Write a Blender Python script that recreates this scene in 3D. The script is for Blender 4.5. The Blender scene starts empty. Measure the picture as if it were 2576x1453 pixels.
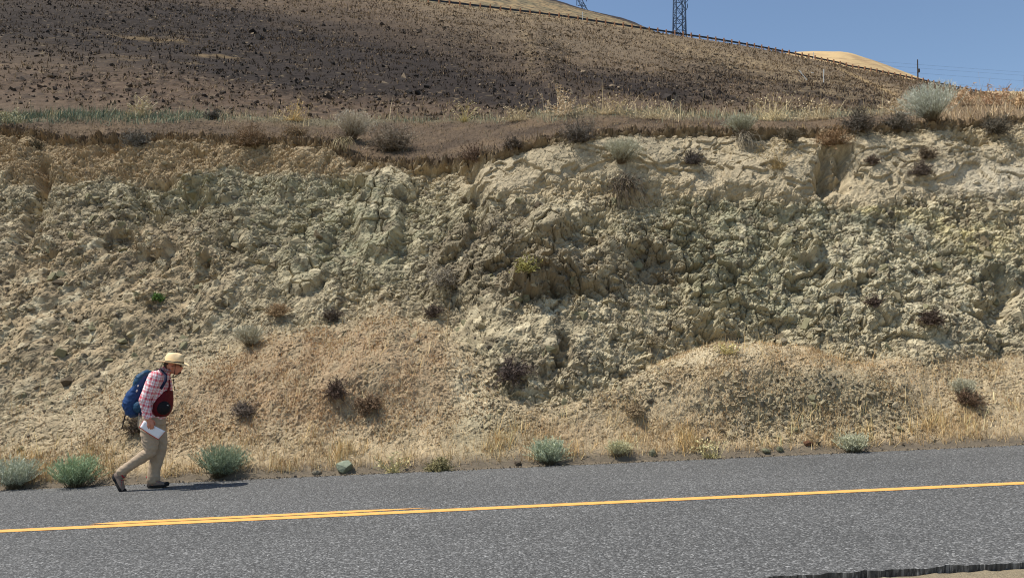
import bpy, bmesh, math
import numpy as np
from mathutils import Vector, Matrix

SC = bpy.context.scene
COL = SC.collection
R = math.radians

# ------------------------------------------------------------------ camera, sky, sun, exposure
F, CX, CY = 2022.0, 1288.0, 726.5          # focal length and centre in a 2576 x 1453 picture
CAMZ = 1.5
PITCH = math.atan(189.5 / F)
cam = bpy.data.cameras.new("camera")
cam.sensor_width = 36.0
cam.lens = 18.0 / (1288.0 / F)
cam.clip_start = 0.1
cam.clip_end = 9000.0
camo = bpy.data.objects.new("camera", cam)
COL.objects.link(camo)
camo.location = (0, 0, CAMZ)
camo.rotation_euler = (math.pi / 2 + PITCH, 0, 0)
SC.camera = camo

SUN_DIR = Vector((-0.455, -0.045, 0.885)).normalized()    # towards the sun
sun = bpy.data.lights.new("sun", "SUN")
sun.energy = 5.0
sun.angle = R(0.53)
sun.color = (1.0, 0.955, 0.88)
suno = bpy.data.objects.new("sun", sun)
COL.objects.link(suno)
suno.rotation_euler = SUN_DIR.to_track_quat('Z', 'Y').to_euler()
suno.location = SUN_DIR * 60

W = bpy.data.worlds.new("World")
SC.world = W
W.use_nodes = True
wn = W.node_tree
sky = wn.nodes.new("ShaderNodeTexSky")
sky.sky_type = 'NISHITA'
sky.sun_disc = False
sky.sun_elevation = math.asin(SUN_DIR.z)
sky.sun_rotation = math.atan2(SUN_DIR.x, SUN_DIR.y)
sky.altitude = 500
sky.air_density = 1.15
sky.dust_density = 0.35
sky.ozone_density = 1.6
bg = wn.nodes["Background"]
bg.inputs[1].default_value = 0.12
wn.links.new(sky.outputs[0], bg.inputs[0])

SC.view_settings.view_transform = 'Standard'
SC.view_settings.look = 'None'
SC.view_settings.exposure = 0.15
SC.view_settings.gamma = 1.0
SC.view_settings.use_curve_mapping = False
SC.render.engine = 'CYCLES'
SC.cycles.filter_width = 1.1
SC.cycles.max_bounces = 4
SC.cycles.diffuse_bounces = 2
SC.cycles.transparent_max_bounces = 4

rng = np.random.default_rng(7)

# ------------------------------------------------------------------ helpers
def lin(c):
    c = np.asarray(c, float) / 255.0
    return np.where(c <= 0.04045, c / 12.92, ((c + 0.055) / 1.055) ** 2.4)

CP, SP = math.cos(PITCH), math.sin(PITCH)
def ray(px, py):
    """direction from the eye through a point of the 2576 px picture"""
    a = (np.asarray(px, float) - CX) / F
    b = (CY - np.asarray(py, float)) / F
    return np.stack([a + 0 * b, CP - b * SP + 0 * a, SP + b * CP + 0 * a], -1)
EYE = np.array([0, 0, CAMZ])
def proj(P):
    d = np.asarray(P, float) - EYE
    f = d[..., 1] * CP + d[..., 2] * SP
    u = -d[..., 1] * SP + d[..., 2] * CP
    f = np.where(np.abs(f) < 1e-6, 1e-6, f)
    return CX + F * d[..., 0] / f, CY - F * u / f

def at_depth(px, py, Y):
    d = ray(px, py)
    return EYE + d * (np.asarray(Y, float) / d[..., 1])[..., None]

ROAD_G, ROAD_0 = 0.040, -0.10 + 0.040 * 4.58     # road height = ROAD_0 + G * x (falls to the left)
def road_z(x):
    return ROAD_0 + ROAD_G * np.asarray(x, float)
def on_road(px, py):
    d = ray(px, py)
    t = (ROAD_0 - CAMZ) / (d[..., 2] - ROAD_G * d[..., 0])
    return EYE + d * t[..., None]

def hsh(ix, iy, seed):
    u = np.uint32
    h = ix.astype(np.int32).view(u) * u(374761393) + iy.astype(np.int32).view(u) * u(668265263) + u((seed * 2246822519 + 1013904223) & 0xFFFFFFFF)
    h = (h ^ (h >> u(13))) * u(1274126177)
    h = (h ^ (h >> u(16))) * u(2246822519)
    h = h ^ (h >> u(13))
    return (h & u(0xFFFFFF)).astype(np.float32) * np.float32(1 / 0xFFFFFF)

def noise(x, y, seed):
    """2-D gradient noise about -1..1"""
    x = np.asarray(x, np.float64); y = np.asarray(y, np.float64)
    xi = np.floor(x); yi = np.floor(y)
    fx = (x - xi).astype(np.float32); fy = (y - yi).astype(np.float32)
    xi = xi.astype(np.int32); yi = yi.astype(np.int32)
    u = fx * fx * fx * (fx * (fx * 6 - 15) + 10)
    v = fy * fy * fy * (fy * (fy * 6 - 15) + 10)
    def g(dx, dy):
        a = hsh(xi + dx, yi + dy, seed) * np.float32(2 * math.pi)
        return np.cos(a) * (fx - dx) + np.sin(a) * (fy - dy)
    n0 = g(0, 0) * (1 - u) + g(1, 0) * u
    n1 = g(0, 1) * (1 - u) + g(1, 1) * u
    return (n0 * (1 - v) + n1 * v) * np.float32(1.5)

def fbm(x, y, seed, octaves=4, gain=0.5):
    s = 0; a = 1.0; t = 0
    for o in range(octaves):
        s = s + a * noise(x * 2 ** o + 17.3 * o, y * 2 ** o - 9.1 * o, seed + o)
        t += a; a *= gain
    return s / t

def sstep(a, b, x):
    t = np.clip((x - a) / (b - a), 0, 1)
    return t * t * (3 - 2 * t)

def rubble(x, y, cell, seed, keep=0.8, steep=1.3):
    """angular stones packed in a sheet: height field (0..~1 of a cell) and a number per stone"""
    x = (x / cell).astype(np.float32); y = (y / cell).astype(np.float32)
    xi = np.floor(x).astype(np.int64); yi = np.floor(y).astype(np.int64)
    H = np.zeros(x.shape, np.float32); I = np.zeros(x.shape, np.float32)
    for dx in (-1, 0, 1):
        for dy in (-1, 0, 1):
            cx = xi + dx; cy = yi + dy
            r = [hsh(cx, cy, seed + 31 * k) for k in range(7)]
            px = x - (cx + 0.15 + 0.7 * r[0]); py = y - (cy + 0.15 + 0.7 * r[1])
            rad = 0.30 + 0.42 * r[2]
            s = np.full(x.shape, -1.0, np.float32)
            for k in range(5):
                a = r[3] * 6.283 + k * 1.2566 + (hsh(cx, cy, seed + 500 + k) - 0.5) * 0.9
                m = 0.75 + 0.6 * hsh(cx, cy, seed + 700 + k)
                s = np.maximum(s, (px * np.cos(a) + py * np.sin(a)) * m)
            tx = (r[4] - 0.5) * 1.1; ty = (r[5] - 0.5) * 1.1
            top = rad * (0.45 + 0.5 * r[6]) + px * tx + py * ty
            h = np.minimum(top, (rad - s) * steep)
            h = np.where(hsh(cx, cy, seed + 900) < keep, h, -1)
            b = h > H
            H = np.where(b, h, H); I = np.where(b, 0.05 + 0.95 * hsh(cx, cy, seed + 77), I)
    return H, I

def voro(x, y, cell, seed, tilt=0.9):
    """broken blocks that fill a sheet: height of each flat-topped block, gap to the next one, a number per block"""
    x = (x / cell).astype(np.float32); y = (y / cell).astype(np.float32)
    xi = np.floor(x).astype(np.int32); yi = np.floor(y).astype(np.int32)
    d1 = np.full(x.shape, 9, np.float32); d2 = d1.copy(); H = np.zeros(x.shape, np.float32); I = H.copy()
    for dx in (-1, 0, 1):
        for dy in (-1, 0, 1):
            cx = xi + dx; cy = yi + dy
            a = hsh(cx, cy, seed); b = hsh(cx, cy, seed + 1); c = hsh(cx, cy, seed + 2); e = hsh(cx, cy, seed + 3); f = hsh(cx, cy, seed + 4)
            px = x - (cx + a); py = y - (cy + b)
            st = .55 + .9 * hsh(cx, cy, seed + 5); sh = (e - .5) * .9      # each block stretched and slanted its own way
            qx = px + sh * py
            d = np.maximum(np.abs(qx) * st + .25 * np.abs(py), np.abs(py) / st + .25 * np.abs(qx)) * .6 + .4 * np.hypot(px, py)
            h = (c - .5) * .95 + ((e - .5) * px + (f - .5) * py) * 2 * tilt
            n = d < d1
            d2 = np.where(n, d1, np.minimum(d2, d)); d1 = np.where(n, d, d1); H = np.where(n, h, H); I = np.where(n, c, I)
    return H, d2 - d1, I

def mesh_np(name, V, faces, mat, col=None, parent=None, smooth=False, extra=None):
    """one mesh object from numpy arrays; faces = (n,k) int array or a list of such arrays"""
    if not isinstance(faces, (list, tuple)):
        faces = [faces]
    faces = [f for f in faces if len(f)]
    me = bpy.data.meshes.new(name)
    V = np.ascontiguousarray(V, np.float32)
    me.vertices.add(len(V)); me.vertices.foreach_set("co", V.ravel())
    nl = sum(f.size for f in faces); nf = sum(len(f) for f in faces)
    me.loops.add(nl); me.polygons.add(nf)
    me.loops.foreach_set("vertex_index", np.concatenate([f.ravel() for f in faces]).astype(np.int32))
    tot = np.concatenate([np.full(len(f), f.shape[1], np.int32) for f in faces])
    st = np.concatenate([[0], np.cumsum(tot)[:-1]]).astype(np.int32)
    me.polygons.foreach_set("loop_start", st)
    me.polygons.foreach_set("loop_total", tot)
    me.polygons.foreach_set("use_smooth", np.full(nf, bool(smooth)))
    me.update(calc_edges=True)
    me.validate()
    if col is not None:
        c = np.ones((len(V), 4), np.float32); c[:, :3] = col
        at = me.color_attributes.new("Col", 'FLOAT_COLOR', 'POINT')
        at.data.foreach_set("color", c.ravel())
    if mat: me.materials.append(mat)
    o = bpy.data.objects.new(name, me)
    COL.objects.link(o)
    if parent is not None: o.parent = parent
    return o

def grid_faces(nr, nc):
    a = np.arange(nr * nc).reshape(nr, nc)
    return np.stack([a[:-1, :-1], a[:-1, 1:], a[1:, 1:], a[1:, :-1]], -1).reshape(-1, 4)

def tag(o, label=None, cat=None, group=None, kind=None):
    if label: o["label"] = label
    if cat: o["category"] = cat
    if group: o["group"] = group
    if kind: o["kind"] = kind
    return o

def empty(name, loc, label=None, cat=None, group=None):
    o = bpy.data.objects.new(name, None)
    o.empty_display_size = 0.1
    COL.objects.link(o); o.location = loc
    return tag(o, label, cat, group)

def material(name, base=(0.5, 0.5, 0.5), rough=0.9, attr=False, spec=0.25, vary=0.0, vscale=20.0, bump=0.0, bscale=60.0, bdist=0.01, sheen=0):
    m = bpy.data.materials.new(name); m.use_nodes = True
    nt = m.node_tree; N = nt.nodes; L = nt.links
    p = N["Principled BSDF"]
    p.inputs["Roughness"].default_value = rough
    p.inputs["Specular IOR Level"].default_value = spec
    p.inputs["Base Color"].default_value = (*base, 1)
    src = None
    if attr:
        a = N.new("ShaderNodeAttribute"); a.attribute_name = "Col"; src = a.outputs["Color"]
    if vary > 0:
        tc = N.new("ShaderNodeTexCoord")
        nz = N.new("ShaderNodeTexNoise"); nz.inputs["Scale"].default_value = vscale
        nz.inputs["Detail"].default_value = 6; nz.inputs["Roughness"].default_value = 0.65
        L.new(tc.outputs["Object"], nz.inputs["Vector"])
        mr = N.new("ShaderNodeMapRange")
        mr.inputs["From Min"].default_value = 0.25; mr.inputs["From Max"].default_value = 0.75
        mr.inputs["To Min"].default_value = 1 - vary; mr.inputs["To Max"].default_value = 1 + vary
        L.new(nz.outputs["Fac"], mr.inputs["Value"])
        mx = N.new("ShaderNodeVectorMath"); mx.operation = 'MULTIPLY'
        if src: L.new(src, mx.inputs[0])
        else: mx.inputs[0].default_value = base
        L.new(mr.outputs["Result"], mx.inputs[1])
        src = mx.outputs[0]
    if src: L.new(src, p.inputs["Base Color"])
    if bump > 0:
        tc = N.new("ShaderNodeTexCoord")
        nz = N.new("ShaderNodeTexNoise"); nz.inputs["Scale"].default_value = bscale
        nz.inputs["Detail"].default_value = 5; nz.inputs["Roughness"].default_value = 0.7
        L.new(tc.outputs["Object"], nz.inputs["Vector"])
        b = N.new("ShaderNodeBump"); b.inputs["Strength"].default_value = bump; b.inputs["Distance"].default_value = bdist
        L.new(nz.outputs["Fac"], b.inputs["Height"]); L.new(b.outputs["Normal"], p.inputs["Normal"])
    return m
# ------------------------------------------------------------------ the cut bank: profile curves
def curve(px, pts):
    xs, ys = zip(*pts); return np.interp(px, xs, ys)

def edge_y(px): return 1232 - 0.0443 * px          # far edge of the asphalt
PXS = np.linspace(-2600, 5200, 781)
S_pts = [(-600, 1030), (0, 1010), (250, 960), (400, 905), (700, 810), (1000, 775), (1150, 820), (1230, 985), (1400, 1015), (1550, 995), (1650, 915), (1800, 872), (2050, 880), (2150, 918), (2350, 915), (2576, 890), (3200, 880)]
L_pts = [(-600, 315), (0, 318), (70, 322), (150, 345), (260, 340), (400, 338), (560, 342), (700, 348), (830, 350), (880, 392), (960, 402), (1080, 402), (1180, 392), (1260, 380), (1340, 355), (1400, 338), (1600, 325), (2000, 326), (2120, 322), (2250, 312), (2420, 305), (2576, 292), (3200, 270)]
B_pts = [(-600, 296), (0, 292), (300, 286), (500, 286), (700, 292), (900, 300), (1000, 290), (1200, 290), (1400, 280), (1550, 270), (1700, 284), (1900, 284), (2100, 278), (2250, 268), (2350, 252), (2450, 240), (2576, 234), (3200, 215)]
cutang = np.interp(PXS, [0, 500, 1000, 1500, 2576], [50, 53, 57, 60, 61])
scrang = np.interp(PXS, [0, 700, 1200, 2576], [41, 39, 42, 38])

def sm1(a, n):
    return np.convolve(np.pad(a, n // 2, mode='edge'), np.ones(n) / n, 'valid')

def climb(P0, px, py, ang):
    """along the ray through (px,py), the point reached from P0 by rising at ang away from the road"""
    d = ray(px, py); t = np.tan(np.radians(ang))
    s = (P0[..., 2] - EYE[2] - t * P0[..., 1]) / (d[..., 2] - t * d[..., 1])
    return EYE + d * s[..., None]
cE = on_road(PXS, edge_y(PXS))
cS = climb(cE, PXS, np.minimum(curve(PXS, S_pts), edge_y(PXS) - 60), scrang)
cL = climb(cS, PXS, curve(PXS, L_pts), cutang)
cB = at_depth(PXS, curve(PXS, B_pts), sm1(cL[:, 1], 41) + np.interp(PXS, [0, 800, 1000, 1400, 2576], [3.2, 4.0, 5.6, 4.6, 5.0]))
def sm(c, n=9):
    k = np.ones(n) / n
    p = np.pad(c, ((n // 2, n // 2), (0, 0)), mode='edge')
    return np.stack([np.convolve(p[:, i], k, 'valid') for i in range(3)], -1)
cS, cL, cB = sm(cS, 9), sm(cL, 5), sm(cB, 9)

xc = np.concatenate([np.linspace(-48, -13.0, 170)[:-1], np.arange(-13.0, 13.0, 0.0185), np.linspace(13.0, 48, 170)[1:]])
NX = len(xc)
def byx(c, i): return np.interp(xc, c[:, 0], c[:, i])
YE, ZE = byx(cE, 1), road_z(xc)
K = [(YE - 0.55, ZE - 0.07), (YE + 0.10, ZE + 0.005), (byx(cS, 1), byx(cS, 2)), (byx(cL, 1), byx(cL, 2)), (byx(cB, 1), byx(cB, 2)), (byx(cB, 1) + 6, byx(cB, 2) - 2.2)]
ROWS = [14, 190, 300, 110, 24]
Yr, Zr, idx = [], [], [0]
for k in range(5):
    t = np.linspace(0, 1, ROWS[k] + 1)[(0 if k == 0 else 1):]
    Yr.append(K[k][0] + (K[k + 1][0] - K[k][0]) * t[:, None]); Zr.append(K[k][1] + (K[k + 1][1] - K[k][1]) * t[:, None])
    idx.append(idx[-1] + ROWS[k])
Y0 = np.concatenate(Yr); Z0 = np.concatenate(Zr); NR = len(Y0)
iE, iS, iL, iB = idx[1], idx[2], idx[3], idx[4]
def boxr(a, n):
    p = np.pad(a, ((n, n), (0, 0)), mode='edge'); c = np.cumsum(np.vstack([np.zeros((1, a.shape[1])), p]), 0)
    return (c[2 * n + 1:] - c[:-2 * n - 1]) / (2 * n + 1)
rw = np.arange(NR)[:, None]
ws = sstep(45, 5, np.abs(rw - iS))
Y0 = Y0 * (1 - ws) + boxr(Y0, 22) * ws; Z0 = Z0 * (1 - ws) + boxr(Z0, 22) * ws
wl = sstep(7, 2, np.abs(rw - iL)) * 0.7
Y0 = Y0 * (1 - wl) + boxr(Y0, 4) * wl; Z0 = Z0 * (1 - wl) + boxr(Z0, 4) * wl
wl = sstep(60, 10, np.abs(rw - iB))
Y0 = Y0 * (1 - wl) + boxr(Y0, 14) * wl; Z0 = Z0 * (1 - wl) + boxr(Z0, 14) * wl
X0 = np.broadcast_to(xc, Y0.shape).copy()
dy = np.gradient(Y0, axis=0); dz = np.gradient(Z0, axis=0); ln = np.hypot(dy, dz) + 1e-9
NYn, NZn = -dz / ln, dy / ln
NYn = boxr(NYn, 5); NZn = boxr(NZn, 5)
ln2 = np.hypot(NYn, NZn); NYn /= ln2; NZn /= ln2
V = np.cumsum(ln, 0)                                # arc length up the bank
vL = V[iL][None, :]; vS = V[iS][None, :]
U = X0
PX, PY = proj(np.stack([X0, Y0, Z0], -1))
# wobbling copies of the sheet position, for irregular borders
wx = PX + 45 * fbm(U * 0.9, V * 0.9, 11, 4); wy = PY + 38 * fbm(U * 0.9, V * 0.9, 12, 4)

def blob(px, py, rx, ry, ang=0, soft=0.5, X=None, Y=None):
    X = wx if X is None else X; Y = wy if Y is None else Y
    c, s = math.cos(R(ang)), math.sin(R(ang))
    a = ((X - px) * c + (Y - py) * s) / rx; b = (-(X - px) * s + (Y - py) * c) / ry
    return sstep(1 + soft, 1 - soft, np.sqrt(a * a + b * b))

lft = sstep(1300, 950, PX)
edgeS = sstep(-0.25 - 1.3 * lft, 0.15 + .7 * lft, V - vS + (0.35 + .5 * lft) * fbm(U * 1.1, V * 1.1, 5, 4))
cliff = edgeS * sstep(0.10, -0.05, V - vL)
scree = 1 - edgeS
top = sstep(-0.06, 0.06, V - vL)
# height of the soil cap above the rubble, in picture rows
capy = curve(wx, [(-300, 470), (0, 465), (150, 455), (320, 450), (470, 455), (560, 425), (700, 440), (850, 440), (900, 425), (1000, 425), (1150, 450), (1250, 505), (1450, 470), (1600, 505), (1750, 500), (1900, 512), (2100, 520), (2300, 500), (2450, 492), (2576, 490), (3000, 480)])
rocky = cliff * sstep(-18, 16, wy - capy)
soilcap = cliff * (1 - sstep(-18, 16, wy - capy))
leftsoil = blob(60, 900, 420, 330, -35, 0.45) * cliff
dens = rocky * (0.55 + 0.45 * sstep(-0.35, 0.25, fbm(U * 0.8, V * 0.8, 21, 3)))
band = sstep(-.25, .3, fbm((U + V) * 1.1, (V - U) * 3.4, 612, 3))       # layered streaks down the left slope
soft = np.clip(blob(300, 800, 560, 260, -20, .7) + blob(1320, 830, 220, 60, 0, .7) * .8 + .6 * blob(1300, 470, 260, 70, 0, .6), 0, 1)
dens = dens * (1 - soft * (1 - .9 * band * sstep(-.3, .3, fbm(U * 1.5, V * 1.5, 23, 3))))
dens = dens * (.35 + .65 * sstep(-.35, .15, fbm(U * 2.0, V * 2.0, 24, 3)))
pale = blob(2000, 415, 780, 80, 3, .35) + blob(1290, 430, 130, 50, -14)
smooth_blocks = np.clip(blob(955, 560, 62, 85, 0, .25) + blob(965, 460, 70, 40, 0, .3) + blob(760, 690, 70, 40, -8, .3) + blob(1385, 570, 55, 40, 0, .3) + blob(420, 500, 60, 35, 20, .3), 0, 1) * rocky
dens = dens * (1 - 0.75 * smooth_blocks)
big = np.clip(blob(1400, 690, 210, 90, 0, .5) + blob(1800, 720, 420, 190, 0, .6) + blob(620, 560, 330, 110, 8, .5) + blob(2400, 760, 200, 130, 0, .5) + 0.5 * blob(400, 640, 350, 120, 0, .5), 0, 1)
fine = blob(2350, 600, 330, 110, 12, .5) + blob(1480, 860, 260, 110, 0, .6)

# ---- relief, along the sheet normal
Hh = 0.22 * fbm(U * 0.35, V * 0.35, 31, 3) * sstep(0.2, 1.6, V - V[iE]) * (1 - top)
Hh = Hh + cliff * (1 - .65 * soilcap * np.clip(pale, 0, 1)) * (0.20 * fbm(U * 1.0, V * 0.9, 33, 4) + 0.10 * fbm(U * 2.6, V * 2.2, 34, 4))
Hh = Hh + scree * sstep(0.0, 0.8, V - V[iE]) * (0.10 * fbm(U * 0.9 - V * .2, V * 0.6, 35, 4) + 0.035 * fbm(U * 4, V * 4, 36, 4))
# fans of loose soil under the rock
Hh = Hh + scree * 0.35 * (blob(1880, 1000, 330, 120, 0, .7) + blob(900, 900, 250, 110, 0, .7)) * sstep(0.3, 1.5, V - V[iE])
warpU = U + 0.03 * noise(U * 4, V * 4, 41); warpV = V + 0.03 * noise(U * 4, V * 4, 42)
h0, e0, i0 = voro(warpU, warpV * 1.1, 0.55, 101, .55)
h1, e1, i1 = voro(warpU + .04 * h0, warpV * 1.15, 0.26, 111, .75)
h2, e2, i2 = voro(warpU, warpV * 1.1, 0.13, 121, .9)
h3, e3, i3 = voro(U, V, 0.062, 131, 1.0)
r2, j2 = rubble(warpU, warpV * 1.1, 0.17, 103, 0.5, 2.4)
k0 = dens * np.clip(big * sstep(-.15, .2, fbm(U * .7, V * .7, 55, 2) + .1), 0, 1); k1 = dens * (0.35 + 0.65 * big) * (1 - .55 * np.clip(fine, 0, 1))
gap = lambda e, w: 1 - sstep(0, w, e)
Hh = Hh + 0.55 * k0 * (.42 * h0 - .22 * gap(e0, .07)) + 0.26 * k1 * (.62 * h1 - .40 * gap(e1, .10)) + 0.13 * dens * (.55 * h2 - .38 * gap(e2, .13)) * (1 - .5 * k1) + .17 * .5 * r2 * dens * (.3 + .4 * big)
patchy = sstep(-0.25, 0.3, fbm(U * 1.7, V * 1.7, 57, 3))
small = np.clip(rocky * (.25 + .75 * dens) + soilcap * (.25 + .75 * patchy) * (.9 - .72 * np.clip(pale, 0, 1)) + 0.55 * scree * sstep(.2, .8, V - V[iE]) * (.25 + .75 * patchy) + 0.30 * top * (.3 + .7 * patchy), 0, 1)
Hh = Hh + 0.062 * small * (.60 * h3 - .35 * gap(e3, .17)) * (1 - .45 * np.clip(k1, 0, 1)) + .115 * .45 * soilcap * (1 - .85 * np.clip(pale, 0, 1)) * (h2 - .4 * gap(e2, .18)) + .23 * .35 * soilcap * h1 * patchy * (1 - .8 * np.clip(pale, 0, 1)) + .115 * .45 * top * (.35 + .65 * sstep(.6, .0, V - vL)) * (h2 - .3 * gap(e2, .2)) * (.3 + .7 * patchy) 
# crumbly soil
cr = fbm(U * 9, V * 9, 61, 4, 0.6)
Hh = Hh + (0.026 * soilcap + 0.010 * rocky + 0.022 * scree * sstep(.1, .6, V - V[iE]) + 0.026 * top) * cr
cr2 = np.abs(fbm(U * 5, V * 6.5, 62, 4, 0.6))
Hh = Hh - soilcap * 0.10 * cr2 * (1 - 0.9 * np.clip(pale, 0, 1))
# cracked smooth blocks of grey-green rock
hb, eb, ib = voro(U + .02 * noise(U * 9, V * 9, 45), V * .8, 0.34, 105, .35)
Hh = Hh + smooth_blocks * (0.14 + 0.07 * hb - .10 * gap(eb, .07))
# steps in the pale wall
wall = soilcap * np.clip(pale, 0, 1)
hw, ew, iw = voro(U + .12 * fbm(U * 2.5, V * 2.5, 46, 3), V * 1.25 + .08 * fbm(U * 3, V * 3, 47, 3), 0.62, 141, .25)
Hh = Hh + wall * (.07 * hw - .05 * gap(ew, .035) * sstep(.0, .25, fbm(U * 1.5, V * 1.5, 48, 2) + .1))
st = fbm(U * 1.2, V * 1.8, 66, 3)
Hh = Hh + soilcap * np.clip(pale, 0, 1) * 0.06 * (sstep(0.02, 0.05, st) + sstep(-.22, -.2, st))
# gullies on the left and rills on the scree
for gx, gy, w, d, y0, y1 in ((108, -0.06, 16, 0.34, 400, 500), (95, -0.35, 22, 0.25, 500, 620), (335, 0.35, 14, .12, 520, 640), (2120, 0.02, 14, 0.35, 380, 470), (2075, -.05, 20, .28, 395, 480), (1200, -0.25, 16, .35, 400, 450)):
    cx = gx + gy * (PY - y0)
    Hh = Hh - d * np.exp(-((PX - cx + 10 * fbm(U * 3, V * 3, 71, 2)) / w) ** 2) * sstep(y0 - 15, y0 + 10, PY) * sstep(y1 + 25, y1 - 10, PY)
# shaded recesses under ledges: (px, py, rx, ry, depth)
for a, b, rx, ry, d in ((420, 500, 75, 45, .30), (880, 470, 40, 22, .35), (1200, 545, 26, 70, .35), (1420, 730, 80, 20, .30), (1300, 640, 30, 20, .2), (2085, 430, 26, 50, .3), (1930, 350, 40, 22, .3), (1640, 665, 45, 40, .25),
                         (1505, 560, 30, 45, .22), (2500, 745, 50, 60, .3), (2440, 350, 60, 20, .25), (2030, 330, 60, 16, .2), (30, 322, 60, 20, .4), (240, 352, 80, 16, .3), (660, 355, 120, 12, .15), (800, 365, 70, 20, .3), (890, 375, 40, 30, .3), (1110, 420, 110, 16, .3), (1415, 880, 26, 36, .3), (90, 640, 40, 30, .2), (300, 600, 45, 26, .2), (520, 690, 24, 26, .25), (1755, 845, 30, 16, .15)):
    Hh = Hh - 1.05 * d * blob(a, b, rx, ry, 0, .35, PX + 40 * fbm(U * 2.2, V * 2.2, 73, 4), PY + 34 * fbm(U * 2.2, V * 2.2, 74, 4)) * (1 - top) * (.75 + .5 * h1)
# protruding blocks
for a, b, rx, ry, an, d in ((1420, 690, 42, 38, 0, .28), (1340, 705, 50, 30, 0, .30), (1150, 610, 55, 22, -48, .25), (1385, 560, 55, 45, 0, .18), (955, 550, 60, 90, 0, .14), (1790, 700, 45, 30, 0, .2), (2010, 620, 50, 40, 0, .2), (505, 465, 40, 20, 0, .2), (560, 480, 40, 30, 0, .2), (1835, 745, 30, 20, 0, .14), (2110, 700, 26, 22, 0, .14), (380, 600, 50, 30, 20, .18), (1820, 830, 36, 18, 10, .16), (2480, 730, 40, 26, 0, .2), (500, 650, 22, 30, 0, .16)):
    q = blob(a, b, rx, ry, an, .2, PX + 8 * fbm(U * 4, V * 4, 75, 2), PY + 8 * fbm(U * 4, V * 4, 76, 2))
    Hh = Hh + d * q * (0.8 + 0.3 * noise(U * 2, V * 2, 77))
# the face draws in towards the lip so that the turf stands proud of it
fl = sstep(.0, .75, vL - V + .25 * fbm(U * 1.3, V * 1.3, 87, 3))
Hh = np.where(V < vL + .1, np.where(Hh > 0, Hh * (.12 + .88 * fl), Hh * (.45 + .55 * fl)), Hh)
# overhanging turf lip with a ragged edge, hollow just below it
lipk = np.clip(sstep(880, 1150, PX) + 0.85 * sstep(190, 90, PX) + 0.5 * blob(760, 350, 160, 60, X=PX, Y=PY), 0.12, 1)
rag = 0.14 * fbm(U * 1.6, V * .8, 81, 4) + 0.06 * noise(U * 7, V * 7, 82)
dl = V - vL + rag
hollow = np.exp(-((dl + 0.14) / 0.085) ** 2) * (0.6 + 0.9 * np.clip(fbm(U * 1.6, V * .3, 83, 3), -.5, 1))
Hh = Hh - lipk * 0.17 * hollow * (.55 + .9 * np.clip(fbm(U * .9, V * .8, 86, 3) + .2, -.5, 1)) * (1 - sstep(-.02, .05, dl))
lipout = np.exp(-((dl - 0.02) / 0.10) ** 2)
clods = np.exp(-((V - vL + .05) / .16) ** 2)
Hh = Hh + clods * (.13 * .9 * h2 + .062 * .8 * h3 - .05 * gap(e2, .2))
Yv = Y0 + NYn * Hh - lipk * lipout * 0.09 * (0.7 + fbm(U * 4, V * 4, 84, 3))
Zv = Z0 + NZn * Hh - lipk * lipout * 0.02
# small hummocks on top
Zv = Zv + top * sstep(0, .6, V - vL) * (0.10 * fbm(U * 0.5, V * 0.5, 91, 3) + 0.03 * fbm(U * 4, V * 3, 92, 3))
Zv = Zv + 0.02 * fbm(U * 3, V * 3, 93, 3) * sstep(0.05, 0.45, V - V[iE] + .3) * (1 - sstep(.5, .8, V - V[iE]))
BP = np.stack([X0 + 0.5 * cliff * 0.08 * fbm(U * 4, V * 4, 94, 2), Yv, Zv], -1)

# ---- earth colours (pigment only)
def c3(r, g, b): return lin((r, g, b)).astype(np.float32)
def mixc(C, c, w): return C + (c - C) * np.clip(w, 0, 1)[..., None].astype(np.float32)
n1 = fbm(U * 0.7, V * 0.9, 201, 4); n2 = fbm(U * 3, V * 3, 202, 4); n3 = fbm(U * 14, V * 14, 203, 3)
C = np.empty(U.shape + (3,), np.float32); C[:] = c3(176, 156, 122)
C = mixc(C, c3(172, 158, 124), rocky)
C = mixc(C, c3(150, 150, 118), rocky * np.clip(blob(700, 560, 480, 130, 6) + blob(2000, 640, 420, 170, 5) + .4 * sstep(0, .5, n1), 0, 1) * .95)
C = mixc(C, c3(138, 142, 116), rocky * np.clip(blob(2050, 560, 250, 45, 5) + blob(620, 545, 130, 70, 10), 0, 1) * .7)
C = mixc(C, c3(184, 176, 146), rocky * blob(2300, 700, 330, 150, 10) * .7)
C = mixc(C, c3(122, 126, 106), rocky * (blob(2330, 605, 320, 15, 17, .8) + blob(2560, 690, 120, 12, 5, .8)) * .9)
C = mixc(C, c3(182, 170, 112), rocky * (blob(2480, 610, 140, 40, 20) + blob(2200, 520, 80, 16, 4) + .6 * blob(2300, 545, 200, 22, 10)) * .65)
C = mixc(C, c3(128, 114, 92), rocky * np.clip(blob(1370, 680, 250, 90, 0) + blob(1180, 620, 180, 60, -30) + blob(200, 640, 320, 120, -10) * .7 + blob(1660, 660, 60, 60) * .8 + blob(80, 930, 140, 110) * .9 + .7 * blob(1400, 900, 90, 60), 0, 1) * .8)
C = mixc(C, c3(168, 140, 100), rocky * np.clip(leftsoil + blob(300, 760, 420, 150, -25) * .8, 0, 1) * .75)
C = mixc(C, c3(160, 136, 100), soilcap * sstep(1100, 500, wx))
C = mixc(C, c3(174, 156, 122), soilcap * sstep(900, 1200, wx))
C = mixc(C, c3(168, 153, 124), soilcap * np.clip(pale, 0, 1) * (.7 + .4 * n1))
C = mixc(C, c3(178, 166, 142), soilcap * sstep(2250, 2450, wx) * sstep(400, 440, wy) * .9)
C = mixc(C, c3(112, 88, 62), soilcap * sstep(0.34, 0.04, vL - V + .2 * fbm(U * 3, V * 3, 209, 3)) * .7)
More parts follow.
